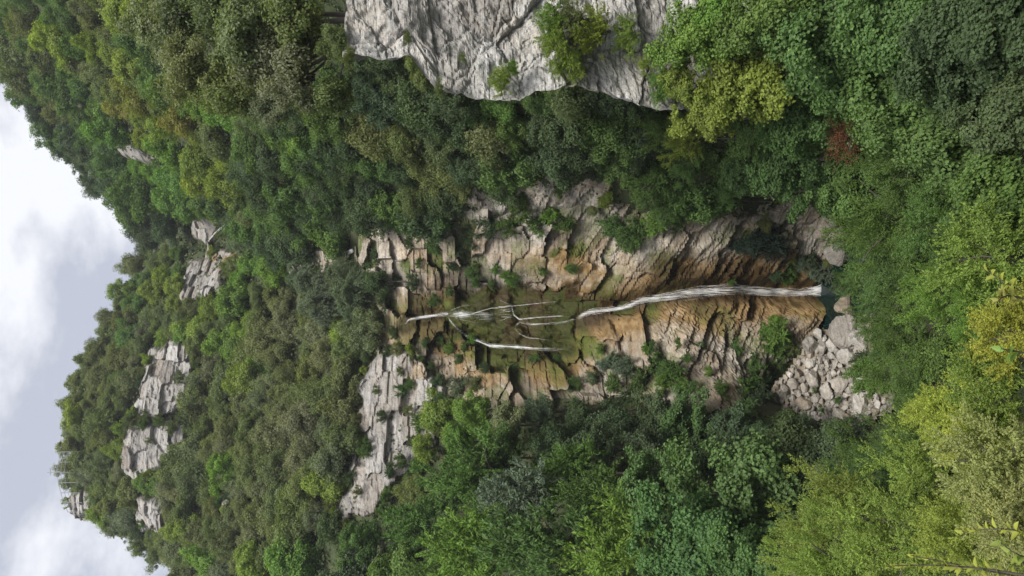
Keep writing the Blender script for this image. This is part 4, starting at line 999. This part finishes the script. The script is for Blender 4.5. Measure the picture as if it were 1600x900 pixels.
    wall_shrub(*row)
many('shrubs around the boulders', [(1362, 588, 32, 47, 'shrub', 'bright'), (1350, 565, 20, 49, 'shrub', 'dark'), (1385, 600, 22, 45, 'shrub', 'bright'), (1340, 440, 26, 52, 'spray', 'teal'), (1310, 450, 14, 56, 'hang', 'blue'), (1320, 435, 16, 55, 'shrub', 'mid'), (1275, 610, 6, 57, 'shrub', 'mid'), (1310, 625, 7, 55, 'shrub', 'mid'),
     (1285, 640, 7, 56, 'shrub', 'mid'), (1350, 395, 24, 50, 'shrub', 'dark'), (1220, 665, 20, 56, 'shrub', 'dark'), (1350, 665, 22, 46, 'shrub', 'blue'), (1255, 668, 20, 53, 'shrub', 'dark'), (1298, 676, 20, 50, 'shrub', 'mid'), (1232, 660, 16, 55, 'shrub', 'mid'), (1325, 680, 20, 47, 'shrub', 'dark')])
# shrubs on the near crag
for x, y, r, k, t in [(880, 70, 42, 'near', 'lime'), (900, 30, 40, 'near', 'olive'), (870, 30, 34, 'near', 'bright'), (935, 50, 40, 'near', 'lime'), (985, 55, 28, 'near', 'lime'), (905, 100, 24, 'near', 'lime'), (790, 125, 24, 'near', 'lime'), (805, 105, 13, 'near', 'bright'), (1095, 70, 30, 'near', 'bright'), (690, 140, 14, 'near', 'olive'), (548, 90, 16, 'near', 'olive'), (640, 60, 12, 'near', 'olive'), (1040, 130, 26, 'near', 'bright'), (1010, 100, 14, 'near', 'lime'), (725, 90, 8, 'near', 'olive')]:
    p = at(x, y, 26.6); plant(x, y, r, 26.6, k, t, base=p[2] - 0.5 * r * 26.6 / FPX, sq=0.9, group='shrubs on the near crag', region='shrubs on the near crag')
for x, y, r in [(270, 668, 9), (285, 655, 10), (283, 590, 10), (250, 655, 8), (235, 690, 6), (300, 610, 9), (205, 655, 10)]:
    h = hit_wall(np.array(float(x)), np.array(float(y))); plant(x, y, r, h[1] - 2.4, 'shrub', 'olive', base=h[2] - 1.0, group='shrubs on the summit cliffs', region='shrubs on the summit cliffs')

# shrubs growing on the ledges and along the edges of the cliffs
rgE = np.random.default_rng(909)
for ci, poly in enumerate(ROCKS[1:-1]):
    pp = np.array(poly, float); qq = np.roll(pp, -1, 0); L_ = np.hypot(*(qq - pp).T)
    for a, b, l in zip(pp, qq, L_):
        for f in np.arange(0.5, max(1, l / 20.0)) / max(1, l / 20.0):
            if rgE.random() < (0.2 if ci == 1 else 0.45): continue
            e = a + (b - a) * f + rgE.normal(size=2) * 4
            h = hit_wall(np.array(e[0]), np.array(e[1])); rr = rgE.uniform(6, 13); D_ = h[1] - (2.0 if h[1] > 90 else 1.1); R_ = rr * D_ / FPX
            plant(e[0], e[1], rr, D_, 'shrub' if rgE.random() < 0.6 else 'broad', ['olive', 'mid', 'olive', 'lime', 'dark'][int(rgE.integers(5))], base=float(at(e[0], e[1], D_)[2]) - 0.7 * R_, group='shrubs along cliff edges', region='shrubs along cliff edges')
for e in [(575, 700), (600, 650), (610, 735), (650, 690), (560, 770), (625, 580), (640, 640), (590, 610), (660, 660), (545, 690), (600, 780), (630, 720)]:
    h = hit_wall(np.array(float(e[0])), np.array(float(e[1]))); rr = rgE.uniform(7, 14); D_ = h[1] - 1.6; R_ = rr * D_ / FPX
    plant(e[0], e[1], rr, D_, 'shrub', ['olive', 'mid', 'dark'][int(rgE.integers(3))], base=float(at(e[0], e[1], D_)[2]) - 0.6 * R_, group='shrubs along cliff edges', region='shrubs along cliff edges')

PHRASE = {'hill forest under the cloud': ('in hill forest', 40), 'summit wood against the sky': ('in summit wood', 32), 'oak slope below the summit cliffs': ('below summit cliffs', 44), 'dark wood between crag and stream': ('behind near crag', 60),
          'oaks on top of the crag': ('atop near crag', 80), 'leafy wood near the photo bottom': ('in lower wood', 70), 'fine-leaved trees in the photo bottom corner': ('in corner thicket', 70), 'trees by the photo right edge': ('in near thicket', 80),
          'shrubs on the rock wall': ('on waterfall wall', 50), 'shrubs around the boulders': ('by the boulders', 40), 'shrubs on the near crag': ('on near crag', 60), 'shrubs on the summit cliffs': ('on summit cliffs', 40), 'shrubs along cliff edges': ('on cliff edge', 30)}
byreg = {}
for q in PLANTS:
    if q['region']: byreg.setdefault(q['region'], []).append(q)
for reg, L in byreg.items():
    ph, wdt = PHRASE[reg]; lab = strips([(q['x'], q['y']) for q in L], wdt, min(q['x'] for q in L))
    for q, (a, b) in zip(L, lab):
        q['label'] = '%s %s %s, %s strip from sky, %s from photo top' % (TINT[q['tint']][0], KIND[q['k']][1], ph, ordinal(a), ordinal(b))
rg = np.random.default_rng(77)
for q in PLANTS: build_plant(q, rg, q['label'])

# ---- ground cover: leafy tufts all over the earth between the trees
def tufts(P, N_up, size, nl, seed):
    rg = np.random.default_rng(seed); n = len(P); k = np.repeat(np.arange(n), nl)
    d = unit(rg.normal(size=(n * nl, 3)))
    p = P[k] + d * size[k][:, None] * rg.random((n * nl, 1)) + np.array([0, -0.15, 0.15]) * size[k][:, None]
    nr = unit(d * 0.6 + N_up + 0.5 * rg.normal(size=d.shape)); ax = unit(rg.normal(size=d.shape))
    return leaf_quads(p, nr, ax, size[k] * 0.55, size[k] * 0.35, np.clip(0.4 + 0.2 * rg.normal(size=n * nl), 0, 1))
rg = np.random.default_rng(5)
ux, uy = rg.uniform(-60, 1330, 26000), rg.uniform(-80, 980, 26000)
H = hit_wall(ux, uy)
rs = np.max([poly_sd(p, ux, uy) for p in (GORGE, SCREE)], axis=0)
ok = (H[:, 1] < 215) & (rs < -2) & (H[:, 2] < ridge(H[:, 0]) + 0.5)
H = H[ok]
V, F, S = tufts(H, np.array([0, -0.5, 0.5]), H[:, 1] * 0.0085 * rg.uniform(0.7, 1.3, len(H)), 7, 6)
o = link('undergrowth', mesh_from('undergrowth', V, F, {'shade': ('FACE', S)}, False, M_LEAF)); o.color = (0.08, 0.105, 0.04, 1)
tag(o, 'low leafy undergrowth covering the slopes between the trees', kind='stuff')
wx, wy = rg.uniform(-32, 36, 9000), rg.uniform(1.2, 60, 9000)
m = ~((np.abs(wx + 0.5) < 7.5) & (wy > 50)); wx, wy = wx[m], wy[m]
P = np.stack([wx, wy, near_ground(wx, wy) + 0.1], -1)
V, F, S = tufts(P, np.array([0, -0.1, 0.8]), rg.uniform(0.25, 0.6, len(P)), 8, 8)
o = link('ground_cover', mesh_from('ground_cover', V, F, {'shade': ('FACE', S)}, False, M_LEAF)); o.color = (0.08, 0.12, 0.04, 1)
tag(o, 'low leafy ground cover on the near slope', kind='stuff')
# ---- the wood goes on past what the photograph frames
rg = np.random.default_rng(15)
tx = np.r_[rg.uniform(100, 1250, 500), rg.uniform(250, 1250, 500)]; ty = np.r_[rg.uniform(-260, -70, 500), rg.uniform(965, 1130, 500)]
H = hit_wall(tx, ty); H = H[(H[:, 1] < 200) & (H[:, 1] > 30) & (H[:, 2] < ridge(H[:, 0]))]
gx_ = np.r_[rg.uniform(-22, -6, 160), rg.uniform(9, 26, 160)]; gy_ = rg.uniform(6, 38, 320)
ok = np.abs(project(np.stack([gx_, gy_, near_ground(gx_, gy_) + 2], -1))[1] - 450) > 560
G = np.stack([gx_, gy_, near_ground(gx_, gy_) + 1.0], -1)[ok]
C_ = np.r_[H + np.array([0, -0.8, 1.0]), G]; R_ = np.r_[H[:, 1] * 0.024, np.full(len(G), 1.3)] * rg.uniform(0.7, 1.3, len(C_))
nl = 110; k = np.repeat(np.arange(len(C_)), nl); d = unit(rg.normal(size=(len(k), 3)))
p = C_[k] + d * (R_[k] * (0.5 + 0.5 * rg.random(len(k))))[:, None]
V, F, S = leaf_quads(p, unit(d + 0.5 * rg.normal(size=d.shape)), unit(rg.normal(size=d.shape)), R_[k] * 0.20, R_[k] * 0.14, np.clip(0.42 + 0.2 * rg.normal(size=len(k)), 0, 1))
o = link('woodland', mesh_from('woodland', V, F, {'shade': ('FACE', S)}, False, M_LEAF)); o.color = (0.12, 0.16, 0.055, 1)
tag(o, 'leafy woodland continuing along the slopes on both sides', kind='stuff')
# ------------------------------------------------------------------ leafy sprigs close to the viewpoint
def leaf_blade():
    t = np.linspace(0, 1, 6); w = np.sin(np.pi * t ** 0.8) * 0.24 + 0.004; zc = -0.22 * t ** 2
    V = np.concatenate([np.stack([t, -w, zc + 0.35 * w], 1), np.stack([t, 0 * t, zc], 1), np.stack([t, w, zc + 0.35 * w], 1)])
    F = []
    for i in range(5):
        F += [[i, i + 1, 7 + i, 6 + i], [6 + i, 7 + i, 13 + i, 12 + i]]
    return mesh_from('leaf', V, np.array(F), {'shade': ('FACE', np.full(10, 0.5))}, True, M_LEAF)
BLADE = leaf_blade()
def sprig(tip, foot, D, n, ln, tint, label, seed):
    rg = np.random.default_rng(seed)
    a = at(foot[0], foot[1], D); b = at(tip[0], tip[1], D * 0.97)
    root = link('leafy_sprig', None, None, a); tag(root, label, 'sprig', 'leafy sprigs close to the viewpoint')
    t = np.linspace(0, 1, 8)[:, None]; bend = np.array([0.04 * rg.normal(), 0.03 * rg.normal(), 0.02])
    pts = (b - a) * t + bend * np.sin(np.pi * t)
    g = np.array([a[0], a[1], float(near_ground(np.array(a[0]), np.array(a[1])))]) - a
    V, F = tube(np.concatenate([[g], pts]), np.r_[0.006, np.linspace(0.005, 0.0015, 8)], 5)
    link('stem', mesh_from('stem', V, F, None, True, M_BARK), root)
    for i in range(n):
        s = 0.25 + 0.75 * (i + 1) / n
        p = (b - a) * s + bend * math.sin(math.pi * s)
        o = link('leaf', BLADE, root, p)
        up = unit(b - a); out = unit(rg.normal(size=3) * np.array([1, 0.7, 0.5])); ax = unit(up * (0.5 + 0.9 * s) + out * 1.0)
        o.rotation_mode = 'QUATERNION'; o.rotation_quaternion = Vector(ax).to_track_quat('X', 'Z')
        q = ln * rg.uniform(0.7, 1.15) * (1.1 - 0.35 * s); o.scale = (q, q, q)
        c = np.array(TINT[tint][1]) * rg.uniform(0.85, 1.25); o.color = (*c, 1)
    return root
sprig((1385, 885), (1640, 905), 2.6, 26, 0.042, 'gold', 'yellow green leafy sprig in the bottom photo corner, tip nearest the pool', 1)
sprig((1425, 868), (1660, 915), 2.7, 26, 0.042, 'gold', 'yellow green leafy sprig at the photo bottom, second from the pool', 2)
sprig((1505, 832), (1650, 880), 2.5, 22, 0.042, 'gold', 'yellow green sprig with broad leaves standing tall over the corner thicket', 3)
sprig((1560, 845), (1660, 870), 2.4, 16, 0.042, 'lime', 'short green sprig close to the photo right bottom corner', 4)
sprig((1545, 425), (1690, 480), 2.4, 24, 0.045, 'gold', 'golden leafed sprig at the photo right edge, nearest the photo top', 5)
sprig((1560, 470), (1680, 500), 2.3, 22, 0.045, 'yellow', 'yellow leafed sprig at the photo right edge under the golden one', 6)
sprig((1565, 545), (1680, 560), 2.2, 9, 0.062, 'bright', 'big leafed green sprig at middle of the photo right edge', 7)

# ------------------------------------------------------------------ railing and mast at the summit viewpoint
def post_mesh(name, p0, p1, r, parent, c0):
    V, F = tube([np.array(p0) - c0, np.array(p1) - c0], [r, r], 6); return link(name, mesh_from(name, V, F, None, True, M_STEEL), parent)
rp = np.array([(110, 706), (106, 722), (104, 738), (106, 754), (110, 770), (114, 785), (121, 800)], float)
tops = at(rp[:, 0] - 15, rp[:, 1], np.full(len(rp), 122.5)); bots = at(rp[:, 0] + 14, rp[:, 1], np.full(len(rp), 122.5))
root = link('viewpoint_railing', None, None, bots[2]); tag(root, 'thin steel railing along the summit edge against the sky', 'railing')
for a, b in zip(bots, tops): post_mesh('post', a, b, 0.05, root, bots[2])
for a, b in zip(range(6), range(1, 7)):
    for f in (1.0, 0.8, 0.6): post_mesh('rail', bots[a] + (tops[a] - bots[a]) * f, bots[b] + (tops[b] - bots[b]) * f, 0.03, root, bots[2])
mb, mt = at(125, 738, 122.7), at(74, 738, 122.7)
root = link('mast', None, None, mb); tag(root, 'slender steel mast rising beside the summit railing', 'mast')
post_mesh('pole', mb, mt, 0.042, root, mb)
post_mesh('crossbar', mt + np.array([-0.5, 0, -0.5]), mt + np.array([0.5, 0, -0.5]), 0.04, root, mb)

# ------------------------------------------------------------------ thin haze volume added to soften the far slopes and lift blacks
def box_mesh(name, lo, hi):
    V = np.array([(x, y, z) for x in (lo[0], hi[0]) for y in (lo[1], hi[1]) for z in (lo[2], hi[2])], float)
    return mesh_from(name, V, np.array([[0, 1, 3, 2], [4, 6, 7, 5], [0, 4, 5, 1], [2, 3, 7, 6], [0, 2, 6, 4], [1, 5, 7, 3]]))
hz = link('haze', box_mesh('haze', (-175, -30, -38), (190, 290, 150)))
tag(hz, 'thin added haze that softens the far slopes', kind='stuff')
m, N, L = new_mat('haze_air')
out = N.new('ShaderNodeOutputMaterial'); pv = N.new('ShaderNodeVolumePrincipled')
pv.inputs['Color'].default_value = (0.88, 0.92, 1.0, 1); pv.inputs['Density'].default_value = 0.0003; pv.inputs['Anisotropy'].default_value = 0.2
L.new(pv.outputs[0], out.inputs['Volume'])
hz.data.materials.append(m)
